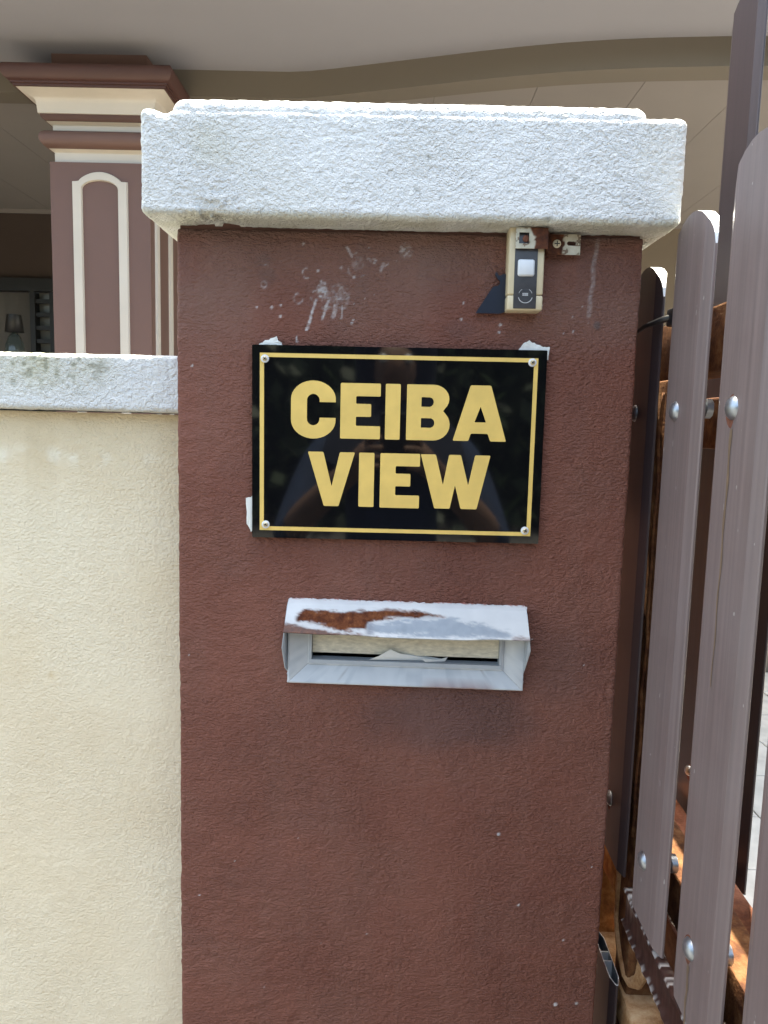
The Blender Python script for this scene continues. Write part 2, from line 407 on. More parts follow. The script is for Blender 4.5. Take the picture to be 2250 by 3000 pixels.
# boarded ceiling behind it, one board each
ceil = part('porch_ceiling', MB().box((-3.6, 1.95, 2.646), (2.7, YW, 2.652)), 'beam_beige', H)
x = .46 - 12 * .3565
while x < 2.5:
    a, b = max(x, -3.6) + .0009, min(x + .3565, 2.7) - .0009
    mb = MB(); ys = [pathy(a) + .06, pathy(b) + .06]; z0, z1 = ZC + .001, ZC + .009
    mb.add([(a, ys[0], z0), (b, ys[1], z0), (b, YW - .003, z0), (a, YW - .003, z0), (a, ys[0], z1), (b, ys[1], z1), (b, YW - .003, z1), (a, YW - .003, z1)],
           [(3, 2, 1, 0), (4, 5, 6, 7), (0, 1, 5, 4), (1, 2, 6, 5), (2, 3, 7, 6), (3, 0, 4, 7)])
    part('board', mb, 'board_white', ceil); x += .3565
part('cornice', MB().box((-3.6, YW - .012, ZC - .022), (2.7, YW - .0005, ZC)), 'board_white', H)
# column
CX, CY, HW = -1.0138, 1.9675, .1675
colm = part('column', MB().box((CX - HW, CY - HW, 0), (CX + HW, CY + HW, 2.292)), 'column_brown', H)
def loft(name, prof, mat):
    mb = MB(); V = []; r = .004
    for p, z in prof:
        h = HW + p; V += [(CX - h, CY - h, z), (CX + h, CY - h, z), (CX + h, CY + h, z), (CX - h, CY + h, z)]
    n = len(prof)
    F = [(i * 4 + a, i * 4 + (a + 1) % 4, i * 4 + 4 + (a + 1) % 4, i * 4 + 4 + a) for i in range(n - 1) for a in range(4)] + [(0, 1, 2, 3), (n * 4 - 4, n * 4 - 3, n * 4 - 2, n * 4 - 1)]
    mb.add(V, F).build(name, mat, colm, angle=40)
loft('neck', [(-.010, 2.53), (-.010, 2.6355)], 'column_brown')
loft('cornice_moulding', [(.085, 2.560), (.100, 2.557), (.106, 2.548), (.105, 2.532), (.098, 2.518), (.090, 2.512), (.084, 2.511), (.084, 2.505), (.078, 2.5045), (.078, 2.498), (.072, 2.4975)], 'column_dark')
loft('cove', [(.0715, 2.497), (.052, 2.491), (.038, 2.484), (.030, 2.476), (.0272, 2.466), (.0245, 2.4365)], 'column_cream')
loft('fillet', [(.020, 2.436), (.018, 2.4265), (.009, 2.4185)], 'column_dark')
loft('band', [(.006, 2.418), (-.004, 2.4145), (-.0095, 2.410), (-.0095, 2.3895)], 'column_cream')
loft('torus', [(-.002, 2.389), (.012, 2.3865), (.021, 2.378), (.025, 2.365), (.023, 2.352), (.014, 2.340), (.003, 2.334)], 'column_brown')
loft('band', [(.001, 2.3335), (-.008, 2.329), (-.0125, 2.324), (-.0125, 2.2925)], 'column_cream')
def arch(cx, half, inner):
    o = [(cx - half, .35), (cx - half, 2.231), (cx - half + .022, 2.231)]
    a = [(cx - .066 + .132 * i / 14, 2.238 + .0245 * math.sin(math.pi * i / 14) ** .8) for i in range(15)]
    o += a + [(cx + half - .022, 2.231), (cx + half, 2.231), (cx + half, .35)]
    b = [(cx + inner, .35)] + [(cx + inner * math.cos(math.pi * i / 14), 2.206 + .027 * math.sin(math.pi * i / 14)) for i in range(15)] + [(cx - inner, .35)]
    return o, b
def arch_trim(axis):
    mb = MB()
    o, b = arch(0, .0935, .0595)
    n1, n2 = len(o), len(b); K = 40
    def resample(pl, K):
        P = np.array(pl); L = np.r_[0, np.cumsum(np.hypot(*np.diff(P, axis=0).T))]; s = np.linspace(0, L[-1], K)
        return np.stack([np.interp(s, L, P[:, 0]), np.interp(s, L, P[:, 1])], 1)
    # leg strips + head fan, matched point to point
    oh = o[1:-1]; bh = b[1:-1][::-1]; k = 17
    A = resample(oh, 27); B = resample(bh, 27)
    A = np.vstack([o[0], A, o[-1]]); B = np.vstack([(-.0595, .35), B, (.0595, .35)])
    V = []; pr = (.007, .011)
    for i in range(len(A)):
        mid = (A[i] + B[i]) / 2
        for q, h in ((A[i], 0), (A[i] * .82 + mid * .18, .008), (B[i] * .82 + mid * .18, .008), (B[i], 0)):
            V.append((CX - .0 + q[0], CY - HW - h, q[1]) if axis == 1 else (CX + HW + h, CY + q[0] - .03, q[1]))
    F = [(i * 4 + a, i * 4 + a + 1, i * 4 + 5 + a, i * 4 + 4 + a) for i in range(len(A) - 1) for a in range(3)]
    mb.add(V, F).build('arch_moulding', 'column_cream', colm, angle=40)
arch_trim(1); arch_trim(0)
# window with grille at the left end of the porch
win = part('window', MB().box((-3.3, YW - .04, 2.171), (-1.9, YW + .03, 2.244)).box((-2.16, YW - .03, .9), (-2.13, YW + .03, 2.171)).box((-2.045, YW - .028, .9), (-2.02, YW + .03, 2.171)), 'black_frame', H)
for z in np.arange(1.50, 2.16, .0765):
    part('bar', MB().box((-2.13, YW - .02, z - .012 + .005), (-2.045, YW + .01, z + .012 + .005)), 'black_frame', win)
part('pane', MB().box((-2.13, YW + .03, .9), (-1.9, YW + .036, 2.17)), 'pane_glass', win)
V = []; n = 60
for i in range(n + 1):
    x = -3.3 + (1.14) * i / n; yy = YW + .045 + .004 * math.sin(i * 1.3)
    V += [(x, yy, .9), (x, yy, 2.171)]
part('curtain', MB().add(V, [(2 * i, 2 * i + 2, 2 * i + 3, 2 * i + 1) for i in range(n)]), 'curtain', win, smooth=True)
part('room_back', MB().box((-3.6, YW + .8, 0), (-1.9, YW + .85, 2.9)), 'house_wall_brown', H)

# standing lamp on the porch
lamp = thing('floor_lamp', (-2.03, 3.2, 0), 'dark shaded lamp on a glass body on the porch by the window', 'lamp')
part('shade', MB().lathe([(.036, 1.975), (.0475, 1.885)], (-2.03, 3.2, 0), (0, 0, 1)), 'black_frame', lamp, smooth=True)
part('glass_body', MB().lathe([(.012, 1.884), (.030, 1.862), (.046, 1.82), (.050, 1.77), (.044, 1.70), (.030, 1.66)], (-2.03, 3.2, 0), (0, 0, 1)), 'lamp_glass', lamp, smooth=True)
part('stand', MB().lathe([(.012, 1.66), (.012, .05), (.13, .04), (.13, .0)], (-2.03, 3.2, 0), (0, 0, 1)), 'black_frame', lamp)

# ================================================================== BOUNDARY WALL
f = .00135
bw = thing('boundary_wall', (-1.2, .1, 0), 'cream rendered boundary wall with white coping beside the brown pillar', 'wall')
def st_wall(P):
    X, Z = P[:, 0], P[:, 2]; n1 = vn(P / .05, 41); n2 = vn(P / .012, 42); n3 = vn(P * np.array([1 / .03, 1, 1 / .2]), 43)
    top = sstep(1.30, 1.455, Z) * (.25 + .75 * n1); band = np.exp(-((Z - 1.405 - .006 * (n1 - .5)) / .010) ** 2) * sstep(.45, .75, n2) * sstep(-.24, -.34, X)
    dot = np.exp(-(np.hypot(X + .405, (Z - 1.147)) / .0045) ** 2)
    run = sstep(.58, .85, vn(P * np.array([1 / .02, 1, 1 / .22]), 44)) * sstep(1.25, 1.44, Z) * (.4 + .6 * n1)
    low = sstep(.55, .85, vn(P / .09, 45)) * .16
    return np.stack([top * .6 + dot * .6 + low, band * .8, run * .30], 1)
stucco_box('wall_body', steps(-2.4, .02, -.62, f, -.2), steps(.066, .004, .074, .05, .19), steps(0, .02, .62, f, 1.456), .003, .0075, .00050, 11, 'cream_paint', bw, trow=.25, faces='yY', stain=st_wall)
def st_coping(P):
    X, Z = P[:, 0], P[:, 2]; n1 = vn(P / .022, 51); n2 = vn(P / .006, 52); n3 = vn(P / .05, 53)
    up = sstep(1.462, 1.512, Z); left = sstep(-.29, -.37, X)
    alg = np.clip(up * left * (n1 * .8 + n2 * .7 + n3 * .5 - .35), 0, 1); blk = alg * sstep(.62, .8, n2) * .7
    low = sstep(1.463, 1.456, Z) * .6
    return np.stack([alg * .75 + low * .5, blk, left * .35 * n3 * sstep(1.45, 1.5, Z)], 1)
stucco_box('coping', steps(-2.4, .02, -.62, f, -.2), steps(.042, f, .055, .01, .20), steps(1.4568, f, 1.5185), .006, .0055, .0008, 12, 'white_paint', bw, trow=0, lowk=.5, faces='yYzZ', stain=st_coping)

# ================================================================== GATE PILLAR
gp = thing('gate_pillar', (0, .2, 0), 'brown stucco gate pillar with thick white cap, carrying sign and letter slot', 'pillar')
rings = [(-.051, 1.6126, .0085), (-.0545, 1.6045, .0065), (-.048, 1.6035, .005), (-.041, 1.6128, .0028), (-.1025, 1.6002, .005), (-.111, 1.575, .0048), (-.079, 1.575, .0085), (-.0715, 1.582, .007), (-.0665, 1.574, .0085), (-.0935, 1.578, .005), (-.0645, 1.5815, .006), (-.083, 1.571, .006), (-.139, 1.607, .003), (-.1445, 1.6095, .002), (-.146, 1.588, .0028)]
discs = [(-.003, 1.6238, .0070, .0085, .75), (-.0868, 1.5845, .0052, .010, .8), (-.078, 1.578, .010, .007, .25), (-.067, 1.574, .008, .009, .3), (-.051, 1.611, .007, .007, .2)]
lines = [([(-.0925, 1.5745), (-.0945, 1.567), (-.098, 1.556), (-.1005, 1.549)], .0009), ([(-.099, 1.553), (-.1022, 1.5445)], .0012), ([(-.0793, 1.576), (-.083, 1.566), (-.086, 1.5555)], .0010), ([(-.0733, 1.5685), (-.0738, 1.563), (-.0752, 1.558)], .0016),
         ([(-.0663, 1.569), (-.0668, 1.556)], .0007), ([(-.0255, 1.611), (-.028, 1.6045)], .0012), ([(-.027, 1.607), (-.020, 1.611)], .0006), ([(-.0625, 1.6265), (-.0565, 1.617)], .0009), ([(-.0325, 1.614), (-.036, 1.616)], .0006), ([(-.112, 1.532), (-.112, 1.5365)], .0007)]
cracks = [[(-.132, 1.6312), (-.118, 1.6330), (-.104, 1.6312), (-.094, 1.6325)], [(-.067, 1.6305), (-.050, 1.6300), (-.036, 1.6262)], [(-.043, 1.6150), (-.030, 1.6148), (-.019, 1.6185), (-.008, 1.6254), (.010, 1.6285), (.026, 1.6328)], [(-.215, 1.641), (-.19, 1.637), (-.16, 1.640)], [(.02, 1.600), (.045, 1.596), (.07, 1.599)]]
drip = [(.1884, 1.6385), (.1878, 1.6259), (.1858, 1.6123), (.1864, 1.5988), (.1846, 1.5852), (.1842, 1.5646)]
rs = np.random.RandomState(5)
specks = [(.117, 1.005, .0019), (.143, .922, .0014), (.190, .803, .0021), (.214, .805, .0019), (.195, .882, .001), (-.219, 1.505, .0013), (.2, 1.2, .001)] + [(rs.uniform(-.225, .228), rs.uniform(.74, 1.63), rs.uniform(.0005, .0009)) for _ in range(20)] + [(rs.uniform(.04, .19), rs.uniform(1.545, 1.58), rs.uniform(.0007, .0017)) for _ in range(12)] + [(rs.uniform(-.16, -.03), rs.uniform(1.55, 1.63), rs.uniform(.0006, .0016)) for _ in range(16)]
def st_pillar(P):
    X, Y, Z = P.T; fr = (Y < .004); n1 = vn(P / .0022, 61); n2 = vn(P / .011, 62); n3 = vn(P / .06, 63); n4 = vn(P / .025, 64)
    wh = np.zeros(len(X))
    for x, z, r in rings:
        d = np.abs(np.hypot((X - x) * 1.1, Z - z) - r * (1 + .12 * (n2 - .5))); wh = np.maximum(wh, np.exp(-(d / .0008) ** 2) * (.15 + .8 * n1) * sstep(.30, .62, vn(P / .0045, 66)))
    for x, z, rx, rz, a in discs:
        wh = np.maximum(wh, a * sstep(1.1, .75, np.hypot((X - x) / rx, (Z - z) / rz)) * (.12 + 1.25 * sstep(.30, .85, n1)))
    for pl, w in lines: wh = np.maximum(wh, sstep(w * 1.7, w * .6, seg_dist(X + .0012 * (n2 - .5), Z, pl)) * (.30 + .8 * n1))
    dd = seg_dist(X + .002 * (n2 - .5), Z, drip); wh = np.maximum(wh, sstep(.0028, .0012, dd) * (.18 + .55 * n1) * .75)
    for x, z, r in specks: wh = np.maximum(wh, sstep(r * 1.25, r * .7, np.hypot(X - x, Z - z)) * .85)
    g = np.zeros(len(X))
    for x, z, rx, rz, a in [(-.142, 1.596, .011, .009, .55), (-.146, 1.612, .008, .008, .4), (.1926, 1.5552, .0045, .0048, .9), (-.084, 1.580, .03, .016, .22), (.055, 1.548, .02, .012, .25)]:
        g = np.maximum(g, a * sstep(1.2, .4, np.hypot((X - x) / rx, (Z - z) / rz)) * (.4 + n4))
    # a darker patch below and to the right of the letter plate, with ragged edges of its own
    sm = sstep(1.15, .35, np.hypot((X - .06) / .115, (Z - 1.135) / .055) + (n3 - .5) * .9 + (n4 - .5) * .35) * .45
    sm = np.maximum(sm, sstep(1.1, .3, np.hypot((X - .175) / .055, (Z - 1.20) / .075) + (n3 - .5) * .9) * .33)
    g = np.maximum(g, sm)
    # chalked, weathered paint towards the top
    ch = sstep(1.50, 1.64, Z + .05 * (n3 - .5)) * (.35 + .5 * n3) * .7 + .08 * sstep(.5, .8, n3)
    st = sstep(.60, .86, vn(P * np.array([1 / .011, 1, 1 / .22]), 67)) * (.35 + .65 * n4)
    run = sstep(.62, .88, vn(P * np.array([1 / .016, 1, 1 / .10]), 68)) * sstep(1.54, 1.64, Z)
    g = np.maximum(g, run * .28); g = np.maximum(g, sstep(1.630, 1.641, Z) * (.25 + .5 * n4))
    g = np.maximum(g, sstep(.66, .9, vn(P / .035, 69)) * .07)
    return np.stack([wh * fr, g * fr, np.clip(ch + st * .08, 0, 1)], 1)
def dg_pillar(P):
    X, Y, Z = P.T; h = np.zeros(len(X)); w = (vn(P / .004, 71) - .5) * .004
    for cpl in cracks: h -= .0011 * np.exp(-((seg_dist(X, Z + w, cpl)) / .0014) ** 2)
    h += .0011 * np.exp(-(np.hypot(X - .1926, Z - 1.5552) / .004) ** 2)
    for x, z, r in specks[:6]: h += .0008 * np.exp(-(np.hypot(X - x, Z - z) / r) ** 2)
    return h * (Y < .01)
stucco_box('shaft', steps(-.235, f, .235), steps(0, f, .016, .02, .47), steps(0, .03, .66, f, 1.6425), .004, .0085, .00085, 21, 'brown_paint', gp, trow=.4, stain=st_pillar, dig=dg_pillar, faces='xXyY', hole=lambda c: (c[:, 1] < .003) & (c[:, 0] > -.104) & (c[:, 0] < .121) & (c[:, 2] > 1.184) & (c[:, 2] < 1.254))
MB().box((-.2315, .0035, 1.60), (.2315, .466, 1.650)).build('joint', 'brown_plain', gp)
# cap: a thick slab with a lower raised tier
def st_cap(P):
    X, Y, Z = P.T; n1 = vn(P / .02, 81); n2 = vn(P / .003, 82); n3 = vn(P / .045, 83)
    low = sstep(1.652, 1.646, Z); left = np.exp(-((X + .205) / .05) ** 2) * np.exp(-((Z - 1.71) / .03) ** 2) * n1
    pit = (n2 > .93) * sstep(.45, .6, n1) * .8
    edge = np.exp(-(np.hypot((X - .131) / 2, Z - 1.649) / .0022) ** 2) * .55
    top = sstep(1.737, 1.744, Z) * sstep(.5, .75, n1)
    return np.stack([low * (.25 + .35 * n1) + left * .3 + .08 * sstep(.55, .8, n3), pit * .6 + edge + .25 * top * (n2 > .6), np.zeros_like(X)], 1)
def dg_cap(P):
    X, Y, Z = P.T
    h = -.004 * np.exp(-(np.hypot(X + .236, Z - 1.7415) / .008) ** 2)           # chipped corner
    h -= .0035 * np.exp(-(np.hypot(X + .19, Z - 1.6445) / .02) ** 2) * (vn(P / .006, 91) > .4)
    return h
cap = stucco_box('cap', steps(-.259, f, .2585), steps(-.036, f, .03, .02, .505), steps(1.6445, f, 1.7425), .0075, .0052, .00085, 31, 'white_paint', gp, trow=0, lowk=.7, stain=st_cap, dig=dg_cap, faces='xXyYzZ')
stucco_box('cap_tier', steps(-.2300, f, .2220), steps(-.0345, f, .03, .02, .48), steps(1.715, f, 1.7538), .0125, .0052, .0008, 33, 'white_paint', gp, trow=0, lowk=.7, stain=st_cap, faces='xXyYZ')

# ================================================================== SIGN
SX, SZ, SW, SH, SY = -.1553, 1.3298, .2985, .1975, -.0075
sign = thing('name_sign', (SX + SW / 2, -.0035, SZ), 'glossy black sign with gold letters CEIBA VIEW and gold border', 'sign')
ra = R(.22)
def sp(u, v, y):
    x = u / 300 * SW; z = v / 200 * SH
    return (SX + x * math.cos(ra) - z * math.sin(ra), y - (v / 200) * .0012, SZ + z * math.cos(ra) + x * math.sin(ra))
def sign_slab(u0, v0, u1, v1, y0, y1, b=0):
    v = [sp(u, w, y) for y in (y0, y1) for u, w in ((u0, v0), (u1, v0), (u1, v1), (u0, v1))]
    return v, [(3, 2, 1, 0), (4, 5, 6, 7), (0, 1, 5, 4), (1, 2, 6, 5), (2, 3, 7, 6), (3, 0, 4, 7)]
mb = MB(); mb.add(*sign_slab(0, 0, 300, 200, SY, -.0030)); pn = mb.build('panel', 'sign_black', sign)
bmx = bmesh.new(); bmx.from_mesh(pn.data); bmesh.ops.bevel(bmx, geom=bmx.edges[:], offset=.0006, segments=2, affect='EDGES'); bmx.to_mesh(pn.data); bmx.free()
for q in ((8.1, 187.6, 291, 191.8), (8.1, 8.1, 291, 12.2), (8.1, 12.2, 12.4, 187.6), (286.8, 12.2, 291, 187.6)):
    MB().add(*sign_slab(*q, SY - .0004, SY + .0004)).build('border_strip', 'gold', sign)
def rounded(poly, r=1.3, k=3):
    out = []; n = len(poly)
    for i in range(n):
        p0, p, p1 = (Vector(poly[(i + d) % n]) for d in (-1, 0, 1))
        a, b = (p0 - p), (p1 - p); q = min(r, a.length * .4, b.length * .4); A = p + a.normalized() * q; B = p + b.normalized() * q
        for j in range(k + 1):
            w = j / k; out.append(tuple(A * (1 - w) ** 2 + p * 2 * w * (1 - w) + B * w * w))
    return out
def arc(cx, cy, rx, ry, a0, a1, k=10): return [(cx + rx * math.cos(R(a0 + (a1 - a0) * i / k)), cy + ry * math.sin(R(a0 + (a1 - a0) * i / k))) for i in range(k + 1)]
def E_(x): return [(x, 163), (x + 41, 163), (x + 41, 149.8), (x + 16, 149.8), (x + 16, 142), (x + 31.5, 142), (x + 31.5, 128.8), (x + 16, 128.8), (x + 16, 119.4), (x + 41, 119.4), (x + 41, 106), (x, 106)]
Cpoly = rounded([(86.2, 143), (69.3, 143)], 0)[:0]
Cpoly = [(86.2, 143)] + arc(63.2, 145.5, 23.0, 19.3, 8, 90, 8) + arc(63.2, 145.5, 23.0, 19.3, 98, 180, 8) + arc(63.2, 124.6, 23.0, 19.3, 180, 262, 8) + arc(63.2, 124.6, 23.0, 19.3, 270, 352, 8) + [(86.2, 127), (69.6, 127)] + arc(63.1, 125.6, 6.5, 6.6, 350, 270, 4) + arc(63.1, 125.6, 6.5, 6.6, 262, 180, 4) + arc(63.1, 144.6, 6.5, 6.6, 180, 98, 4) + arc(63.1, 144.6, 6.5, 6.6, 90, 10, 4) + [(69.6, 143)]
B_out = rounded([(158.6, 163), (158.6, 106)], 0)[:0]
B_out = [(158.8, 162.6), (159.6, 163)] + arc(186.0, 148.6, 16.2, 14.4, 90, -28, 9) + [(196.2, 136.4)] + arc(186.5, 122.3, 16.8, 16.3, 42, -90, 10) + [(159.6, 106), (158.8, 106.5)]
B_h1 = [(173.8, 150.2), (182.0, 150.2)] + arc(182, 145.3, 4.4, 4.9, 80, -80, 6) + [(182, 140.4), (173.8, 140.4)]
B_h2 = [(173.8, 128.8), (183.2, 128.8)] + arc(183.2, 123.9, 4.4, 4.9, 80, -80, 6) + [(183.2, 119), (173.8, 119)]
glyphs = [[Cpoly], [rounded(E_(91))], [rounded([(137, 163), (152.3, 163), (152.3, 106), (137, 106)])], [B_out, B_h1, B_h2],
          [rounded([(223.6, 163.3), (244.4, 163.3), (261.6, 106.3), (245.4, 106.3), (242.6, 114), (225.2, 114), (222.9, 106.3), (206.8, 106.3)]), rounded([(234.4, 141.8), (228.6, 125.7), (240.4, 125.7)], .7)],
          [rounded([(58, 91.8), (74, 91.8), (82.9, 56), (91, 91.8), (106.6, 91.8), (90.3, 35.2), (75, 35.2)])],
          [rounded([(111, 91.8), (126.8, 91.8), (126.8, 35.2), (111, 35.2)])],
          [rounded([(a - 91 + 133, (b - 106) / 57 * 57 + 34.8) for a, b in E_(91)])],
          [rounded([(174.6, 91.6), (190.2, 91.6), (198.3, 60), (203.8, 91.6), (216, 91.6), (224.4, 60), (230.6, 91.6), (246.4, 91.6), (233.9, 35.2), (217.4, 35.2), (210.8, 60), (206, 35.2), (190, 35.2)])]]
for g in glyphs:
    cu = bpy.data.curves.new('letter', 'CURVE'); cu.dimensions = '2D'; cu.fill_mode = 'BOTH'; cu.extrude = .4
    for pl in g:
        s_ = cu.splines.new('POLY'); s_.points.add(len(pl) - 1); s_.use_cyclic_u = True
        for pt, (a, b) in zip(s_.points, pl): pt.co = (a, b, 0, 1)
    co_ = bpy.data.objects.new('tmp', cu); COL.objects.link(co_)
    bpy.context.view_layer.update()
    me = bpy.data.meshes.new_from_object(co_.evaluated_get(bpy.context.evaluated_depsgraph_get())); bpy.data.objects.remove(co_); bpy.data.curves.remove(cu)
    for v in me.vertices: v.co = Vector(sp(v.co.x, v.co.y, SY - .0001 - v.co.z * .001))
    me.materials.clear(); me.name = 'letter'
    link_mesh('letter', me, 'gold', sign)
for (u, v) in ((13.4, 185.8), (285, 187.4), (285, 13.9), (14.5, 14.1)):
    o_ = sp(u, v, SY - .0005)
    sc = MB().lathe([(.0042, 0), (.0042, .0008), (.0036, .0014), (.0026, .0016)], o_, (0, -1, 0), 18).build('screw', 'bell_button', sign, angle=50)
    a = random.uniform(0, 1.5); p = Vector(o_) + Vector((0, -.0016, 0))
    hd = MB().lathe([(.0026, 0), (.0022, .0007), (.0012, .0010)], p, (0, -1, 0), 16)
    hd.build('screw_head', 'brass_screw', sc, angle=50)
    cr = MB()
    for w in (a, a + math.pi / 2):
        d = Vector((math.cos(w), 0, math.sin(w))) * .0017; e = Vector((-math.sin(w), 0, math.cos(w))) * .0004
        q = p + Vector((0, -.00095, 0)); cr.add([q - d - e, q + d - e, q + d + e, q - d + e, q - d - e + Vector((0, -.0002, 0)), q + d - e + Vector((0, -.0002, 0)), q + d + e + Vector((0, -.0002, 0)), q - d + e + Vector((0, -.0002, 0))], [(3, 2, 1, 0), (4, 5, 6, 7), (0, 1, 5, 4), (1, 2, 6, 5), (2, 3, 7, 6), (3, 0, 4, 7)])
    cr.build('cross_recess', 'slot_dark', sc)
# scraps of mounting tape
def tape(poly, label, seed):
    rr = random.Random(seed); P = [sp(u, v, 0) for u, v in poly]
    big = []
    for (a, b) in zip(poly, poly[1:] + poly[:1]):
        for k in range(4):
            w = k / 4; big.append((a[0] + (b[0] - a[0]) * w + rr.uniform(-.5, .5), a[1] + (b[1] - a[1]) * w + rr.uniform(-.5, .5)))
    c = (sum(p[0] for p in big) / len(big), sum(p[1] for p in big) / len(big)); n = len(big)
    V = [sp(u, v, -.0024 - rr.uniform(0, .0008)) for u, v in big] + [sp(u, v, -.0008) for u, v in big] + [sp(*c, -.0034)]
    F = [(i, (i + 1) % n, 2 * n) for i in range(n)] + [(i, n + i, n + (i + 1) % n, (i + 1) % n) for i in range(n)]
    o = MB().add(V, F).build('tape_scrap', 'tape', org=sp(*c, 0)); tag(o, label, 'tape', 'tape scraps behind the sign')
tape([(5.5, 197), (6.5, 201.5), (13, 204.5), (24.7, 209.3), (25.8, 205.5), (29, 202.5), (32.5, 197)], 'torn pale tape scrap above the top left corner of the black sign', 1)
tape([(269, 197), (272, 201.5), (277, 208), (282, 210), (287, 207.5), (296, 203.5), (303, 204), (301.8, 191), (297, 190)], 'torn pale tape scrap at the top right corner of the black sign', 2)
tape([(-7, 41), (1.5, 43.5), (1.5, 6.7), (-2, 5.5), (-6.4, 13)], 'strip of pale tape on the left edge of the black sign', 3)

# ================================================================== DOORBELL
bell = thing('doorbell', (.115, 0, 1.566), 'yellowed ivory doorbell push with dark panel under the white cap', 'doorbell')
bx = lambda lo, hi, b=.001, sh=0: MB().bbox(lo, hi, b)
def tilt(o, a, c):   # turn a part by a little in the wall plane
    M = Matrix.Translation(Vector(c) - ROOT[o]) @ Matrix.Rotation(a, 4, 'Y') @ Matrix.Translation(-(Vector(c) - ROOT[o])); o.data.transform(M)
BT = R(-.4); BC = (.115, -.01, 1.605)
def bp(name, mb, mat, par=bell, **k):
    o = mb.build(name, mat, par, **k); tilt(o, BT, BC); return o
bp('body', MB().bbox((.0978, -.0195, 1.5805), (.1328, .002, 1.6450), .0018), 'bell_ivory', angle=50)
bp('lower_cover', MB().bbox((.0978, -.0195, 1.5655), (.1328, .002, 1.5801), .0018), 'bell_ivory', angle=50)
pnl = bp('panel', MB().bbox((.1037, -.0206, 1.5672), (.1260, -.015, 1.6430), .0005), 'bell_panel', angle=50)
bp('button', MB().bbox((.1066, -.0226, 1.5978), (.1233, -.018, 1.6141), .0022), 'bell_button', angle=60)
rg = MB(); c0 = Vector((.1152, -.0207, 1.5795)); k = 28
for r0, r1, a0, a1 in ((.0066, .0073, 195, 345), (.0066, .0070, 20, 60), (.0066, .0070, 120, 160)):
    V = []
    for i in range(k + 1):
        w = R(a0 + (a1 - a0) * i / k)
        for r in (r0, r1): V.append(c0 + Vector((r * math.cos(w), 0, r * math.sin(w))))
        for r in (r1, r0): V.append(c0 + Vector((r * math.cos(w), -.0004, r * math.sin(w))))
    rg.add(V, [(i * 4 + a, i * 4 + (a + 1) % 4, i * 4 + 4 + (a + 1) % 4, i * 4 + 4 + a) for i in range(k) for a in range(4)])
bp('ring_ridge', rg, 'bell_mark')
bp('disc', MB().lathe([(.0062, 0), (.0062, .0003), (.0058, .0004)], (.1152, -.0206, 1.5795), (0, -1, 0), 28), 'bell_panel_dark')
mk = MB()
for i, x in enumerate((.1124, .1134, .1146, .1157, .1169)):
    mk.box((x, -.0214, 1.5798), (x + .0007, -.0209, 1.5814))
mk.box((.1122, -.0214, 1.5815), (.1178, -.0209, 1.5819)).box((.1122, -.0214, 1.5793), (.1178, -.0209, 1.5797))
bp('printed_mark', mk, 'bell_mark')
# rusted bracket over the bell
br = thing('metal_bracket', (.14, 0, 1.622), 'rusty stepped metal strap screwed over the top of the doorbell', 'bracket')
def plate(x0, x1, z0, z1, y0, y1, holes, nx, nz, rustf):
    xs = np.linspace(x0, x1, nx + 1); zs = np.linspace(z0, z1, nz + 1); keep = []
    idx = lambda i, j, s: s * (nx + 1) * (nz + 1) + i * (nz + 1) + j
    V = [(x, y, z) for y in (y0, y1) for x in xs for z in zs]; F = []
    solid = np.ones((nx, nz), bool)
    for i in range(nx):
        for j in range(nz):
            cx, cz = (xs[i] + xs[i + 1]) / 2, (zs[j] + zs[j + 1]) / 2
            if any(h(cx, cz) for h in holes): solid[i, j] = False
    for i in range(nx):
        for j in range(nz):
            if not solid[i, j]: continue
            F += [(idx(i, j, 0), idx(i + 1, j, 0), idx(i + 1, j + 1, 0), idx(i, j + 1, 0)), (idx(i, j + 1, 1), idx(i + 1, j + 1, 1), idx(i + 1, j, 1), idx(i, j, 1))]
            for di, dj, a, b in ((-1, 0, (i, j + 1), (i, j)), (1, 0, (i + 1, j), (i + 1, j + 1)), (0, -1, (i, j), (i + 1, j)), (0, 1, (i + 1, j + 1), (i, j + 1))):
                I, J = i + di, j + dj
                if not (0 <= I < nx and 0 <= J < nz) or not solid[I, J]: F.append((idx(*a, 0), idx(*a, 1), idx(*b, 1), idx(*b, 0)))
    return V, F
def bracket_part(name, args, par=br):
    V, F = plate(*args, None); mb = MB().add(V, F); o = mb.build(name, 'bracket_metal', par)
    P = np.array([v.co for v in o.data.vertices]) + np.array(ROOT[o]); n = vn(P / .004, 101) - .5; n2 = vn(P / .0016, 102) - .5
    X, Z = P[:, 0] + n * .004, P[:, 2] + n * .003
    r = sstep(-.0012, .0012, X - (.1215 - .6 * np.abs(Z - 1.6335) * (Z > 1.63) - 0.0)) * sstep(.1545, .1525, X + .35 * (1.632 - Z) * 0)
    r = np.maximum(r, (n2 + n > .28) * .7)
    paint(o.data, np.stack([r, r, r], 1)); tilt(o, BT, BC); return o
bracket_part('strap', (.1032, .1345, 1.6236, 1.6432, -.0242, -.0228, [lambda x, z: .1062 < x < .1160 and 1.6282 < z < 1.6388], 48, 30))
bracket_part('foot_plate', (.1365, .1697, 1.6218, 1.6412, -.0085, -.0070, [lambda x, z: .1563 < x < .1655 and abs(z - 1.6325) < .0021 and not (np.hypot(x - .1584, z - 1.6325) > .0021 and x < .1584) and not (np.hypot(x - .1634, z - 1.6325) > .0021 and x > .1634)], 60, 36))
V = [(.1343, -.0242, 1.6236), (.1343, -.0242, 1.6432), (.1383, -.0085, 1.6412), (.1383, -.0085, 1.6218), (.1333, -.0230, 1.6236), (.1333, -.0230, 1.6432), (.1367, -.0070, 1.6412), (.1367, -.0070, 1.6218)]
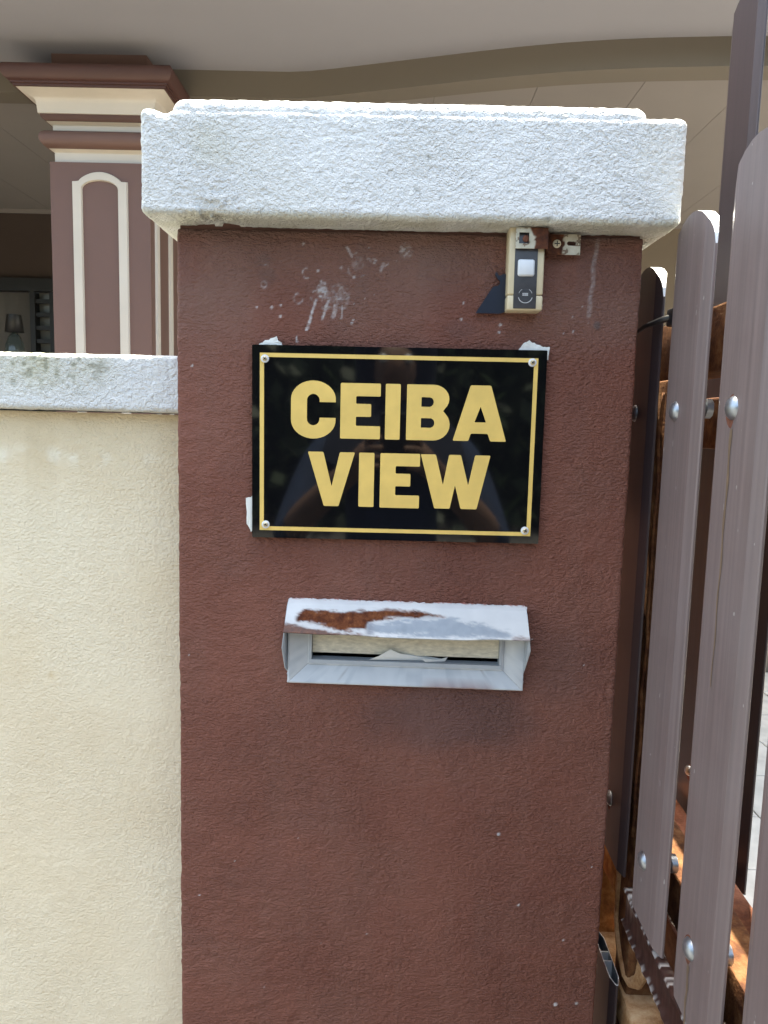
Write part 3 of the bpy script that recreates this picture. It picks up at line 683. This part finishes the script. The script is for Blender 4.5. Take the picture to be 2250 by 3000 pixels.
o = MB().add(V, [(0, 1, 2, 3), (7, 6, 5, 4), (0, 4, 5, 1), (1, 5, 6, 2), (2, 6, 7, 3), (3, 7, 4, 0)]).build('step', 'bracket_metal', br); paint(o.data, np.ones((8, 3))); tilt(o, BT, BC)
scr = MB().lathe([(.0040, 0), (.0040, .0006), (.0030, .0013), (.0015, .0016)], (.1462, -.0085, 1.6322), (0, -1, 0), 20).build('screw', 'bell_ivory', br, angle=50)
cr = MB().box((.1436, -.0106, 1.6318), (.1488, -.0098, 1.6326)).box((.1458, -.01065, 1.6296), (.1466, -.00975, 1.6348)); cr.build('cross_recess', 'slot_dark', scr)
MB().lathe([(.0034, 0), (.0034, .0008), (.0022, .0016)], (.1135, -.0207, 1.6335), (0, -1, 0), 18).build('hidden_screw', 'rust_ring', br, angle=50)
# dark plastic scrap behind the bell
sc = MB().prism([(.0690, 1.5642), (.0930, 1.5640), (.0985, 1.5660), (.0985, 1.6030), (.0950, 1.6030), (.0925, 1.6012), (.0905, 1.6015), (.0890, 1.6042), (.0872, 1.6045), (.0872, 1.6020), (.0885, 1.6000), (.0905, 1.5975), (.0922, 1.5960), (.0922, 1.5932), (.0900, 1.5912), (.0862, 1.5905), (.0845, 1.5890), (.0760, 1.5755)], -.0045, -.0022).build('plastic_scrap', 'navy_scrap', org=(.085, -.003, 1.564))
tag(sc, 'torn dark navy plastic scrap sticking out left of the doorbell', 'scrap')

# ================================================================== LETTER PLATE
lp = thing('letter_plate', (.009, 0, 1.17), 'white painted metal letter slot with rusty hood on the brown pillar', 'letter slot')
LT = R(.38)
def LTf(P):
    c, s = math.cos(LT), math.sin(LT); x, z = P[0] - .009, P[2] - 1.217
    return (.009 + x * c + z * s, P[1], 1.217 + z * c - x * s)
# bevelled frame: outer rim, inward slope
ox0, ox1, oz0, oz1 = -.1172, .1352, 1.1722, 1.2625
ix0, ix1, iz0, iz1 = -.0945, .1118, 1.1935, 1.2470
def frame_side(name, A, n, t0, t1):
    """strip between outer and inner outlines with an extra bead"""
    V = []; F = []; prof = [(0, .004), (0, -.0030), (.015, -.0055), (.03, -.0066), (.10, -.0072), (.55, -.0035), (.93, .0005), (.94, -.0012), (1., -.0012), (1., .012)]
    (o0, i0), (o1, i1) = A
    for i in range(n + 1):
        w = i / n
        for s_, y in prof:
            a = Vector(o0).lerp(Vector(i0), s_); b = Vector(o1).lerp(Vector(i1), s_); q = a.lerp(b, w)
            jit = (.0003 * math.sin(i * 2.1 + n) + random.uniform(-.0004, .0004)) if s_ < .01 else 0
            V.append(LTf((q.x + jit * t0, y, q.y + jit * t1)))
    k = len(prof)
    F = [(i * k + a, i * k + a + 1, (i + 1) * k + a + 1, (i + 1) * k + a) for i in range(n) for a in range(k - 1)]
    o = MB().add(V, F).build(name, 'plate_enamel', lp, angle=40)
    return o
e = .00025
bot = frame_side('lower_frame', [((ox0, oz0), (ix0, iz0)), ((ox1, oz0), (ix1, iz0))], 90, 0, 1)
lef = frame_side('left_frame', [((ox0, oz0 + e), (ix0, iz0 + e)), ((ox0, oz1), (ix0, iz1))], 30, 1, 0)
rig = frame_side('right_frame', [((ox1, oz0 + e), (ix1, iz0 + e)), ((ox1, oz1), (ix1, iz1))], 30, -1, 0)
top = frame_side('upper_frame', [((ox0, oz1), (ix0, iz1)), ((ox1, oz1), (ix1, iz1))], 30, 0, -1)
for o in (bot, lef, rig, top):
    P = np.array([v.co for v in o.data.vertices]) + np.array(ROOT[o]); n = vn(P / .006, 111); n2 = vn(P * np.array([300., 500, 700]), 112); n3_ = vn(P * np.array([150., 100, 400]), 113)
    sm = sstep(.02, .04, P[:, 0]) * sstep(.112, .095, P[:, 0]) * sstep(1.1775, 1.1735, P[:, 2] + .004 * (n3_ - .5)) * (.25 + .75 * n3_) * .9 if o is bot else np.zeros(len(P))
    gr = .25 * sstep(.5, .8, n) ; ru = (n2 > .93) * .3
    paint(o.data, np.stack([ru, gr, sm], 1))
# hood: folded sheet from the wall out and down, open below
nu, nv = 150, 40
hx0, hx1 = -.1185, .1352
V = []; st = []
prof = [(.0, 1.2640), (-.004, 1.2635), (-.010, 1.2605), (-.026, 1.2400), (-.0305, 1.2355)]
PL = np.array(prof); Ls = np.r_[0, np.cumsum(np.hypot(*np.diff(PL, axis=0).T))]
rust_poly = [(.085, .58), (.30, .50), (.45, .56), (.64, .45), (.82, .44), (.76, .62), (.66, .86), (.50, .86)]
def poly_mask(u, v, poly): return inpoly(u, v, poly)
us = np.linspace(0, 1, nu + 1); vv = np.linspace(0, 1, nv + 1)
UU, VV = np.meshgrid(us, vv, indexing='ij')
yy = np.interp(VV * Ls[-1], Ls, PL[:, 0]); zz = np.interp(VV * Ls[-1], Ls, PL[:, 1])
inset = (1 - VV) * .0022
xx = hx0 + inset + (hx1 - hx0 - 2 * inset) * UU
P = np.stack([xx, yy, zz], -1).reshape(-1, 3)
U, Vv = UU.ravel(), VV.ravel()
n1 = vn(np.stack([U * 40, Vv * 9, U * 0], 1), 121) - .5; n2 = vn(np.stack([U * 110, Vv * 22, U * 0], 1), 122) - .5; n3 = vn(np.stack([U * 7, Vv * 2, U * 0], 1), 123) - .5
P[:, 2] += (n3 * .0022 * Vv) - .0016 * np.sin(np.pi * U) * sstep(.75, 1, Vv); P[:, 2] += (n2 + n1) * .0016 * sstep(.12, 0, Vv)   # ragged paint line at the wall
Pw = np.array([LTf(p) for p in P])
ns = vn(np.stack([U * 26, Vv * 14, U * 0], 1), 124) - .5; nf = vn(np.stack([U * 120, Vv * 50, U * 0], 1), 125) - .5
def soft(poly, w=.05, a=.10):
    un, vn_ = U + n1 * .012, Vv + ns * a + nf * a * .5
    pl = [(x * 5, y) for x, y in poly]; d = seg_dist(un * 5, vn_, pl + pl[:1])
    return sstep(-w, w, np.where(inpoly(un * 5, vn_, pl), d, -d))
rust = soft([(.075, .37), (.16, .41), (.26, .42), (.41, .33), (.53, .35), (.66, .44), (.53, .53), (.41, .57), (.34, .68), (.335, .86), (.25, .92), (.19, .84), (.12, .72), (.05, .70), (.045, .57)])
rust = np.maximum(rust, soft([(-.05, .84), (.045, .77), (.12, .88), (.24, .96), (.38, 1.02), (.40, 1.2), (-.05, 1.2)]) * .9)
rust = np.maximum(rust, soft([(.93, .92), (1.05, .90), (1.05, 1.2), (.93, 1.2)]) * .6)
grey = soft([(.33, .72), (.45, .62), (.58, .54), (.66, .46), (.70, .46), (.74, .60), (.84, .62), (.93, .84), (.90, 1.0), (.62, .95), (.34, .93)], .07, .14) * .85
grey = np.maximum(grey, .03 + .12 * sstep(.0, .3, n3))
rust = np.maximum(rust, soft([(.04, .75), (.36, .75), (.36, .96), (.10, .96)], .2, .3) * .25)
brn = ((n1 + n2 * .8) > .18) * sstep(.13, .02, Vv)
nn = (nu + 1) * (nv + 1)
F = [(i * (nv + 1) + j, i * (nv + 1) + j + 1, (i + 1) * (nv + 1) + j + 1, (i + 1) * (nv + 1) + j) for i in range(nu) for j in range(nv)]
# underside (sheet thickness 1.2 mm) and closing rim
P2 = Pw + np.array([0, .0008, -.0010]); F2 = [tuple(nn + q for q in fc[::-1]) for fc in F]
rim = [i * (nv + 1) + nv for i in range(nu + 1)]
F3 = [(rim[i], nn + rim[i], nn + rim[i + 1], rim[i + 1]) for i in range(nu)]
F3 += [(j, nn + j, nn + j + 1, j + 1)[::-1] for j in range(nv)] + [(nu * (nv + 1) + j, nn + nu * (nv + 1) + j, nn + nu * (nv + 1) + j + 1, nu * (nv + 1) + j + 1) for j in range(nv)]
hood = MB().add(np.vstack([Pw, P2]).tolist(), F + F2 + F3).build('hood', 'plate_enamel', lp, angle=45)
stn = np.stack([rust, grey, brn], 1); paint(hood.data, np.vstack([stn, stn * np.array([1, 0, 0])]))
# folded cheeks either side
for sx, nm in ((hx0 + .0006, 'cheek'), (hx1 - .0006, 'cheek')):
    s_ = 1 if sx > 0 else -1; V = []
    for a in (0, .0010 * s_):
        V += [LTf(q) for q in ((sx - a, .0, 1.2615), (sx - a, -.010, 1.2580), (sx + .0004 * s_ - a, -.0290, 1.2352), (sx + .0030 * s_ - a, -.024, 1.222 if s_ > 0 else 1.216), (sx + .0015 * s_ - a, -.010, 1.200 if s_ > 0 else 1.190), (sx - .001 * s_ - a, 0, 1.182))]
    o = MB().add(V, [(0, 1, 2, 3, 4, 5), (11, 10, 9, 8, 7, 6)] + [(i, i + 6, (i + 1) % 6 + 6, (i + 1) % 6) for i in range(6)]).build(nm, 'plate_enamel', lp)
    paint(o.data, np.tile([0, .5, 0], (12, 1)))
part('flap', MB().add([LTf(q) for q in ((-.0915, .006, 1.2475), (.1088, .006, 1.2475), (.1088, .004, 1.2040), (-.0915, .004, 1.2040), (-.0915, .0075, 1.2475), (.1088, .0075, 1.2475), (.1088, .0065, 1.2040), (-.0915, .0065, 1.2040))], [(0, 1, 2, 3), (7, 6, 5, 4), (3, 2, 6, 7), (0, 3, 7, 4), (1, 5, 6, 2)]), 'zinc_flap', lp)
o = part('inner_rim', MB().prism([], 0, 0) if 0 else MB().box((-.0943, -.0022, 1.1937), (.1116, .012, 1.1978)).box((-.0943, -.0022, 1.1982), (-.0918, .012, 1.247)).box((.1091, -.0022, 1.1982), (.1116, .012, 1.247)), 'plate_enamel', lp)
o.data.transform(Matrix.Translation(-ROOT[o] + ROOT[o])); 
for v in o.data.vertices: v.co = Vector(LTf(v.co + ROOT[o])) - ROOT[o]
paint(o.data, np.tile([0, .35, 0], (len(o.data.vertices), 1)))
part('letter_box', MB().add([LTf(q) for q in ((-.0940, .0125, 1.19), (.1112, .0125, 1.19), (.1112, .0125, 1.25), (-.0940, .0125, 1.25), (-.0940, .16, 1.10), (.1112, .16, 1.10), (.1112, .16, 1.25), (-.0940, .16, 1.25))], [(0, 1, 5, 4), (4, 5, 6, 7), (2, 3, 7, 6), (0, 4, 7, 3), (1, 2, 6, 5)]), 'slot_dark', lp)
def paper(poly, label, y0, fold):
    c = np.mean(poly, axis=0); V = [LTf((x, y0 + fold * (x - c[0]) + .004 * math.sin((x - c[0]) * 60), z)) for x, z in poly] + [LTf((x, y0 + .0008 + fold * (x - c[0]) + .004 * math.sin((x - c[0]) * 60), z)) for x, z in poly]
    n = len(poly)
    o = MB().add(V, [tuple(range(n)), tuple(range(2 * n - 1, n - 1, -1))] + [(i, n + i, n + (i + 1) % n, (i + 1) % n) for i in range(n)]).build('paper', 'paper', org=LTf((c[0], y0, c[1])))
    tag(o, label, 'paper', 'papers in the letter slot')
paper([(-.030, 1.1990), (-.020, 1.2035), (-.0075, 1.2112), (.003, 1.2065), (.030, 1.2030), (.050, 1.2005), (.050, 1.1985)], 'crumpled white paper with a raised peak in the middle of the letter slot', .0028, .01)
paper([(.026, 1.2022), (.044, 1.2008), (.0545, 1.2035), (.0515, 1.1986), (.030, 1.1990)], 'small folded white paper corner at the right of the letter slot', .0015, .0)

# ================================================================== GATE
KX = .027
def lens(w=.096, t=.0115, n=7):
    ys = [-.5, -.485, -.46, -.42, -.36, -.25, -.12, 0, .12, .25, .36, .42, .46, .485, .5]
    hs = [.14, .30, .42, .62, .97, .985, .995, 1, .995, .985, .97, .62, .42, .30, .14]
    return [(y * w, h * t / 2) for y, h in zip(ys, hs)]
def slat_mesh(cx, cy, z0, z1, rise=.038, w=.096, t=.0115, lean=0.):
    """lens-section slat along z with rounded ends; material 1 on the cut ends"""
    L = lens(w, t); n = len(L); mb = MB(); V = []
    top = lambda y: z1 - rise * (1 - math.sqrt(max(0, 1 - (2 * y / w) ** 2)))
    botm = lambda y: z0
    for sgn in (-1, 1):
        for y, h in L:
            for z in (botm(y), botm(y) * .7 + top(y) * .3, botm(y) * .3 + top(y) * .7, top(y)): V.append((cx + sgn * h + KX * y, cy + y, z))
    F = []
    for s_ in (0, 1):
        o_ = s_ * n * 4
        for i in range(n - 1):
            for k in range(3): F.append((o_ + i * 4 + k, o_ + i * 4 + 4 + k, o_ + i * 4 + 5 + k, o_ + i * 4 + 1 + k))
    for i in (0, n - 1):
        for k in range(3): F.append((i * 4 + k, i * 4 + k + 1, n * 4 + i * 4 + k + 1, n * 4 + i * 4 + k))
    mb.add(V, F, 0)
    mb.add([V[i * 4 + 3] for i in range(n)] + [V[n * 4 + i * 4 + 3] for i in range(n)], [(i, i + 1, n + i + 1, n + i) for i in range(n - 1)], 1)
    mb.add([V[i * 4] for i in range(n)] + [V[n * 4 + i * 4] for i in range(n)], [(i, i + 1, n + i + 1, n + i) for i in range(n - 1)], 1)
    return mb
def hollow_slat(cx, cy, z0, z1, w=.096, t=.0115):
    L = lens(w, t); n = len(L); ring = [(cx - h + KX * y, cy + y) for y, h in L] + [(cx + h + KX * y, cy + y) for y, h in L[::-1]]
    c = (cx, cy); inner = [(c[0] + (x - c[0]) * .86, c[1] + (y - c[1]) * .962) for x, y in ring]; m_ = len(ring)
    mb = MB(); mb.add([(x, y, z0) for x, y in ring] + [(x, y, z1) for x, y in ring], [(i, (i + 1) % m_, m_ + (i + 1) % m_, m_ + i) for i in range(m_)], 0)
    mb.add([(x, y, z1) for x, y in ring] + [(x, y, z1) for x, y in inner], [(i, (i + 1) % m_, m_ + (i + 1) % m_, m_ + i) for i in range(m_)], 1)
    mb.add([(x, y, z1) for x, y in inner] + [(x, y, z1 - .25) for x, y in inner], [(i, (i + 1) % m_, m_ + (i + 1) % m_, m_ + i) for i in range(m_)] + [tuple(m_ + i for i in range(m_))], 2)
    for yo in (-.007, .009):
        hx = .0049; mb.box((cx - hx, cy + yo - .0008, z1 - .25), (cx + hx, cy + yo + .0008, z1 - .0003), 1)
    return mb
def bolt(par, x, y, z, r=.0096, rusty=False, out=-1):
    o = MB().lathe([(r, 0), (r * .96, .0012), (r * .78, .0034), (r * .45, .0050), (r * .1, .0056)], (x, y, z), (out, 0, 0), 20).build('bolt', 'bolt_metal', par, angle=50)
    if rusty: MB().lathe([(r * 1.5, -.001), (r * 1.48, .0003), (r * .9, .0004)], (x, y - .0022, z - .0025), (out, 0, 0), 20).build('rust_ring', 'rust_ring', o)
    return o
def rail(par, name, x0, x1, y0, y1, z0, z1, mat='rust'):
    return MB().bbox((x0, y0, z0), (x1, y1, z1), .003, shear=KX).build(name, mat, par, angle=40)
def hammered(par, x, y0, y1, z0, z1, t=.006, seed=1):
    rr = random.Random(seed); n = int((y1 - y0) / .0034); V = []; F = []; st = []
    for i in range(n + 1):
        y = y0 + (y1 - y0) * i / n; a, b = rr.uniform(-.0012, .0012), rr.uniform(-.0012, .0012); bulge = rr.uniform(0, .0012)
        nick = 1 if rr.random() < .22 else 0; nick2 = 1 if rr.random() < .22 else 0
        zs = [z0 + a, z0 + a + .003, z0 + a + .0055, z1 + b - .0055, z1 + b - .003, z1 + b]
        xs = [-.0025 - bulge, -.004 - bulge, 0, 0, -.004 - bulge, -.0025 - bulge]
        for z, dx in zip(zs, xs): V.append((x + dx + KX * y, y, z))
        for z, dx in zip(zs[::-1], xs): V.append((x + t + KX * y, y, z))
        st += [(nick2, 0, 0), (nick2 * .8, 0, 0), (0, 0, 0), (0, 0, 0), (nick * .8, 0, 0), (nick, 0, 0)] + [(nick, 0, 0)] + [(0, 0, 0)] * 4 + [(nick2, 0, 0)]
    k = 12
    F = [(i * k + a, i * k + (a + 1) % k, (i + 1) * k + (a + 1) % k, (i + 1) * k + a) for i in range(n) for a in range(k)] + [tuple(range(k)), tuple(n * k + a for a in range(k))]
    o = MB().add(V, F).build('hammered_bar', 'worn_bar', par, angle=75); paint(o.data, np.array(st, float)); return o
gx = lambda y: .2618 + KX * y
# ---- leaf 1 (beside the pillar, slats on the near side)
g1 = thing('gate_leaf', (.262, .1, 0), 'folded gate leaf of grey brown slats on rusty rails right beside the pillar', 'gate', 'folding gate leaves')
LY = [.079 - .0085 - .1295 * i for i in range(5)]
tops = [1.6275, 1.6505, 1.6725, 1.698, 1.725]
for i, (y, zt) in enumerate(zip(LY, tops)):
    x = .2618
    s_ = slat_mesh(gx(y) + .004, y, .945, zt).build('slat', ['slat_shaded' if i == 0 else 'slat_brown', 'raw_aluminium'], g1, angle=8)
    by = y + .0085
    for z in (1.470, 1.0105):
        bolt(g1, gx(by) - .0014, by, z, rusty=(i == 2 or (i == 0 and z < 1.2)))
        MB().lathe([(.0065, 0), (.0065, .012), (.0095, .0125), (.0095, .0185), (.006, .019)], (gx(by) + .0095, by - .008, z + .003), (1, 0, 0), 10).build('bolt_shank', 'bolt_metal', g1, angle=40)
    hollow_slat(gx(y) + .004, y, .10, .81 if i == 0 else .735).build('lower_slat', ['slat_shaded', 'raw_aluminium', 'dull_aluminium'], g1, angle=8)
# rust runs below two bolts
for (y, z, ln) in ((LY[2] + .0075, 1.4535, .21), (LY[2] + .0075, .996, .10)):
    V = []; n = 24
    for i in range(n + 1):
        w = i / n; hw = .0022 * (1 - w * .7) * (1 + .25 * math.sin(i * 1.7)); c = y + .0008 * math.sin(i * .9)
        for s_ in (-1, 1): V.append((gx(c + s_ * hw) - .0021, c + s_ * hw, z - ln * w))
    MB().add(V, [(2 * i, 2 * i + 1, 2 * i + 3, 2 * i + 2) for i in range(n)]).build('rust_run', 'rust_run', g1)
X0, X1 = .0275, .066
sh = .2618
rail(g1, 'top_rail', sh + .0285, sh + .066, -.52, .13, 1.507, 1.570)
rail(g1, 'middle_rail', sh + .0285, sh + .066, -.52, .13, .950, 1.003)
rail(g1, 'lower_rail', sh + .016, sh + .054, -.52, .29, .742, .785, 'rust_sunlit')
rail(g1, 'foot_rail', sh + .016, sh + .054, -.52, .13, .12, .16)
MB().bbox((sh + .021, .040, .10), (sh + .058, .086, 1.506), .004).build('stile', 'rust', g1, angle=40)
MB().bbox((sh + .012, .150, .10), (sh + .052, .215, 1.50), .004).build('hinge_stile', 'rust_orange', g1, angle=40)
MB().bbox((sh + .021, -.52, .16), (sh + .058, -.475, 1.506), .004).build('stile', 'rust', g1, angle=40)
pts = [(sh + .0195 + .0008 * math.sin(i * .8), .0475 + .0018 * math.sin(i * .55) + .0007 * math.sin(i * 1.9), .98 + i * .0125) for i in range(42)]
MB().tube(pts, .0022, 6).build('weld_bead', 'rust', g1, smooth=True)
hammered(g1, sh + .0040, -.50, .012, .897, .941, seed=3)
# J-shaped catch on the lower rail
def strap_bar(pts, wid, th, upn):
    V = []; pts = [Vector(p) for p in pts]; n = len(pts)
    for i, p in enumerate(pts):
        d = (pts[min(i + 1, n - 1)] - pts[max(i - 1, 0)]).normalized(); s_ = d.cross(Vector(upn[i])).normalized(); u_ = s_.cross(d).normalized()
        for a, b in ((-1, -1), (1, -1), (1, 1), (-1, 1)): V.append(p + s_ * (a * wid / 2) + u_ * (b * th / 2))
    return MB().add(V, [(i * 4 + a, i * 4 + (a + 1) % 4, i * 4 + 4 + (a + 1) % 4, i * 4 + 4 + a) for i in range(n - 1) for a in range(4)] + [(0, 1, 2, 3), (n * 4 - 4, n * 4 - 3, n * 4 - 2, n * 4 - 1)])
hp = [(.286, .088, .915), (.286, .087, .880), (.2855, .084, .850), (.285, .072, .829), (.2848, .058, .815), (.286, .046, .806), (.289, .038, .803), (.293, .033, .806), (.296, .031, .815), (.297, .031, .830), (.297, .031, .845)]
hu = [(0, -1, .2)] * 5 + [(-.2, -1, .4), (-.4, -.8, .5), (-.7, -.6, .3), (-.9, -.4, 0), (-1, -.3, 0), (-1, -.3, 0)]
o = strap_bar(hp, .0135, .005, hu).build('catch_hook', 'rust_sunlit', g1, angle=35)
MB().bbox((.2795, .094, .878), (.2935, .148, .925), .003).build('catch_plate', 'rust_orange', g1, angle=40)
# ---- leaf 2 (folded behind it, slats on the far side, taller)
g2 = thing('gate_leaf', (.40, .2, 0), 'taller gate leaf folded behind the near slats, its tall slat rising beside the ceiling', 'gate', 'folding gate leaves')
X2 = .402
L2Y = [.197 - .1295 * i for i in range(5)]
for y, zt in zip(L2Y, (1.985, 1.955, 1.92, 1.88, 1.84)):
    slat_mesh(X2 + KX * y, y, .930, zt).build('slat', ['slat_gap_shade', 'raw_aluminium'], g2, angle=8)
    hollow_slat(X2 + KX * y, y, .10, .78).build('lower_slat', ['slat_shaded', 'raw_aluminium', 'dull_aluminium'], g2, angle=8)
    for z in (1.474, .998):
        bolt(g2, X2 + KX * y - .0075, y - .012, z, .0075, rusty=True)
rail(g2, 'top_rail', .347, .386, -.52, .25, 1.432, 1.49, 'rust')
rail(g2, 'middle_rail', .347, .386, -.52, .25, .905, .951, 'rust_red')
rail(g2, 'lower_rail', .347, .386, -.52, .25, .79, .842, 'rust_red')
hammered(g2, .345, -.52, .25, .858, .905, seed=9)
# black strap round the first slat
V = MB().tube([(.247, .10, 1.553), (.2485, .075, 1.554), (.249, .05, 1.556), (.2505, .030, 1.5595), (.262, .012, 1.564), (.276, -.004, 1.568)], [.0022, .0022, .0025, .0025, .0035, .003], 8)
V.bbox((.266, -.008, 1.557), (.284, .012, 1.5745), .002)
ct = V.build('cable_tie', 'black_plastic', org=(.26, .03, 1.556), smooth=True); tag(ct, 'black cable tie strapped round the shaded slat next to the pillar', 'cable tie')

# ================================================================== behind the camera: hedge added to keep sky out of the sign's gloss, photographer mirrored in it
hd = thing('hedge', (0, -9, 0), 'tall dark green hedge across the road, mirrored in the sign and added to darken its reflection', 'hedge')
rs = np.random.RandomState(3); N = 9000
c = np.stack([rs.uniform(-14, 14, N), -9 + rs.normal(0, .55, N), np.abs(rs.uniform(0, 4.6, N))], 1); c[:, 2] *= .85 + .3 * vn(c * np.array([.7, 0, 0]) + 4, 7)
u_ = rs.normal(size=(N, 3)); u_ /= np.linalg.norm(u_, axis=1, keepdims=True); w_ = np.cross(u_, rs.normal(size=(N, 3))); w_ /= np.linalg.norm(w_, axis=1, keepdims=True)
L_ = rs.uniform(.10, .2, (N, 1)); V = np.stack([c - u_ * L_, c + w_ * L_ * .55, c + u_ * L_, c - w_ * L_ * .55], 1).reshape(-1, 3)
mb = MB(); mb.v = [tuple(v) for v in V]; mb.f = [(4 * i, 4 * i + 1, 4 * i + 2, 4 * i + 3) for i in range(N)]; mb.mi = [0] * N
mb.build('foliage', 'leaf', hd, normals=False)
for i in range(15):
    x = -14 + i * 2; MB().tube([(x, -9, -.02), (x + .1, -9.05, 1.8), (x - .1, -8.95, 3.4)], [.09, .06, .02], 7).build('stem', 'bark', hd, smooth=True)
V = [(x, -9.7 - .25 * math.sin(x * 2.3), z * (4.1 + .25 * math.sin(x * 1.7) + .2 * math.sin(x * 4.1))) for x in np.linspace(-15, 15, 61) for z in (0, 1)]
V += [(x, y - .3, z) for x, y, z in V]
MB().add(V, [(2 * i, 2 * i + 2, 2 * i + 3, 2 * i + 1) for i in range(60)] + [(122 + 2 * i, 123 + 2 * i, 125 + 2 * i, 124 + 2 * i) for i in range(60)] + [(2 * i + 1, 2 * i + 3, 2 * i + 125, 2 * i + 123) for i in range(60)]).build('hedge_backing', 'backing_dark', hd)  # solid sheet added behind the leaves to block sky in the sign

ph = thing('person', (-.01, -1.24, 0), 'person in navy top holding up a phone, dimly mirrored in the sign', 'person')
vb = []; eb = []; rb = []
def jv(p, r, par=None):
    vb.append(p); rb.append(r)
    if par is not None: eb.append((par, len(vb) - 1))
    return len(vb) - 1
px = -.01
pel = jv((px, -1.25, .92), (.155, .115)); sp1 = jv((px, -1.25, 1.06), (.135, .10), pel); sp2 = jv((px, -1.26, 1.22), (.15, .11), sp1); che = jv((px, -1.26, 1.36), (.14, .10), sp2)
nk = jv((px, -1.24, 1.46), (.05, .055), che); hb = jv((px, -1.22, 1.53), (.062, .072), nk); hm = jv((px, -1.215, 1.60), (.074, .088), hb); ht = jv((px, -1.22, 1.66), (.062, .075), hm)
ns = jv((px, -1.125, 1.585), (.012, .014), hm)
for s in (-1, 1):
    sh_ = jv((px + s * .185, -1.26, 1.37), (.062, .06), che); el = jv((px + s * .27, -1.10, 1.14), (.043, .043), sh_); fa = jv((px + s * .19, -.98, 1.24), (.038, .038), el); wr = jv((px + s * .085, -.865, 1.345), (.024, .028), fa)
    pm = jv((px + s * .058, -.815, 1.375), (.014, .030), wr)
    for k, (dz, ln) in enumerate(((.030, .9), (.010, 1.), (-.010, .95), (-.028, .75))):
        a = jv((px + s * .052, -.790, 1.380 + dz), .0088, pm); b = jv((px + s * .044, -.765 - .004, 1.383 + dz), .0082, a); jv((px + s * (.044 - .024 * ln), -.7635, 1.384 + dz), .0072, b)
    a = jv((px + s * .050, -.812, 1.405), .011, pm); jv((px + s * .030, -.800, 1.425), .009, a)
    hp_ = jv((px + s * .095, -1.25, .84), (.088, .09), pel); kn = jv((px + s * .11, -1.22, .48), (.056, .06), hp_); an = jv((px + s * .12, -1.26, .09), (.038, .042), kn); jv((px + s * .13, -1.12, .035), (.04, .03), an)
me = bpy.data.meshes.new('body'); me.from_pydata([(a, b, c_) for a, b, c_ in vb], eb, [])
bo = bpy.data.objects.new('body_tmp', me); COL.objects.link(bo)
sk = bo.modifiers.new('s', 'SKIN'); sk.use_smooth_shade = True
for d, r_ in zip(me.skin_vertices[0].data, rb): d.radius = r_ if isinstance(r_, tuple) else (r_, r_)
me.skin_vertices[0].data[0].use_root = True
ss = bo.modifiers.new('d', 'SUBSURF'); ss.levels = ss.render_levels = 2
bpy.context.view_layer.update()
bm2 = bpy.data.meshes.new_from_object(bo.evaluated_get(bpy.context.evaluated_depsgraph_get())); bpy.data.objects.remove(bo)
bm2.materials.clear(); bm2.name = 'body'
for p_ in bm2.polygons:
    c_ = p_.center
    p_.material_index = 2 if c_.z < .93 and abs(c_.x) < .35 else (1 if (c_.z < 1.44 and c_.y < -1.02) else 0)
    if c_.z < .075: p_.material_index = 3
link_mesh('body', bm2, ['skin', 'shirt', 'jeans', 'black_plastic'], ph, True)
hr = MB().lathe([(.092, -.02), (.094, .01), (.088, .045), (.066, .078), (.030, .096), (.004, .1)], (px, -1.243, 1.615), (0, -.25, 1), 20)
hr.build('hair', 'hair', ph, smooth=True)
V = []; k = 24
for z, r, yo in ((1.725, .01, -1.215), (1.715, .058, -1.215), (1.69, .092, -1.218), (1.64, .108, -1.232), (1.58, .108, -1.262), (1.52, .110, -1.268), (1.46, .135, -1.262), (1.40, .185, -1.262), (1.34, .215, -1.262)):
    for j in range(k):
        w = 2 * math.pi * j / k; V.append((px + r * math.cos(w), yo + r * .85 * math.sin(w), z + .012 * math.sin(5 * w) * (z < 1.42)))
MB().add(V, [(i * k + j, i * k + (j + 1) % k, (i + 1) * k + (j + 1) % k, (i + 1) * k + j) for i in range(8) for j in range(k)]).build('headscarf', 'scarf', ph, smooth=True)
for s in (-1, 1): MB().lathe([(.003, .012), (.010, .008), (.0125, 0)], (px + s * .031, -1.138, 1.602), (0, 1, 0), 12).build('eye', 'bell_button', ph, smooth=True)
pho = MB().bbox((px - .030, -.7825, 1.318), (px + .044, -.7745, 1.466), .003).build('phone', 'black_plastic', org=(px, -.778, 1.318)); tag(pho, 'black phone held up by the person mirrored in the sign', 'phone')
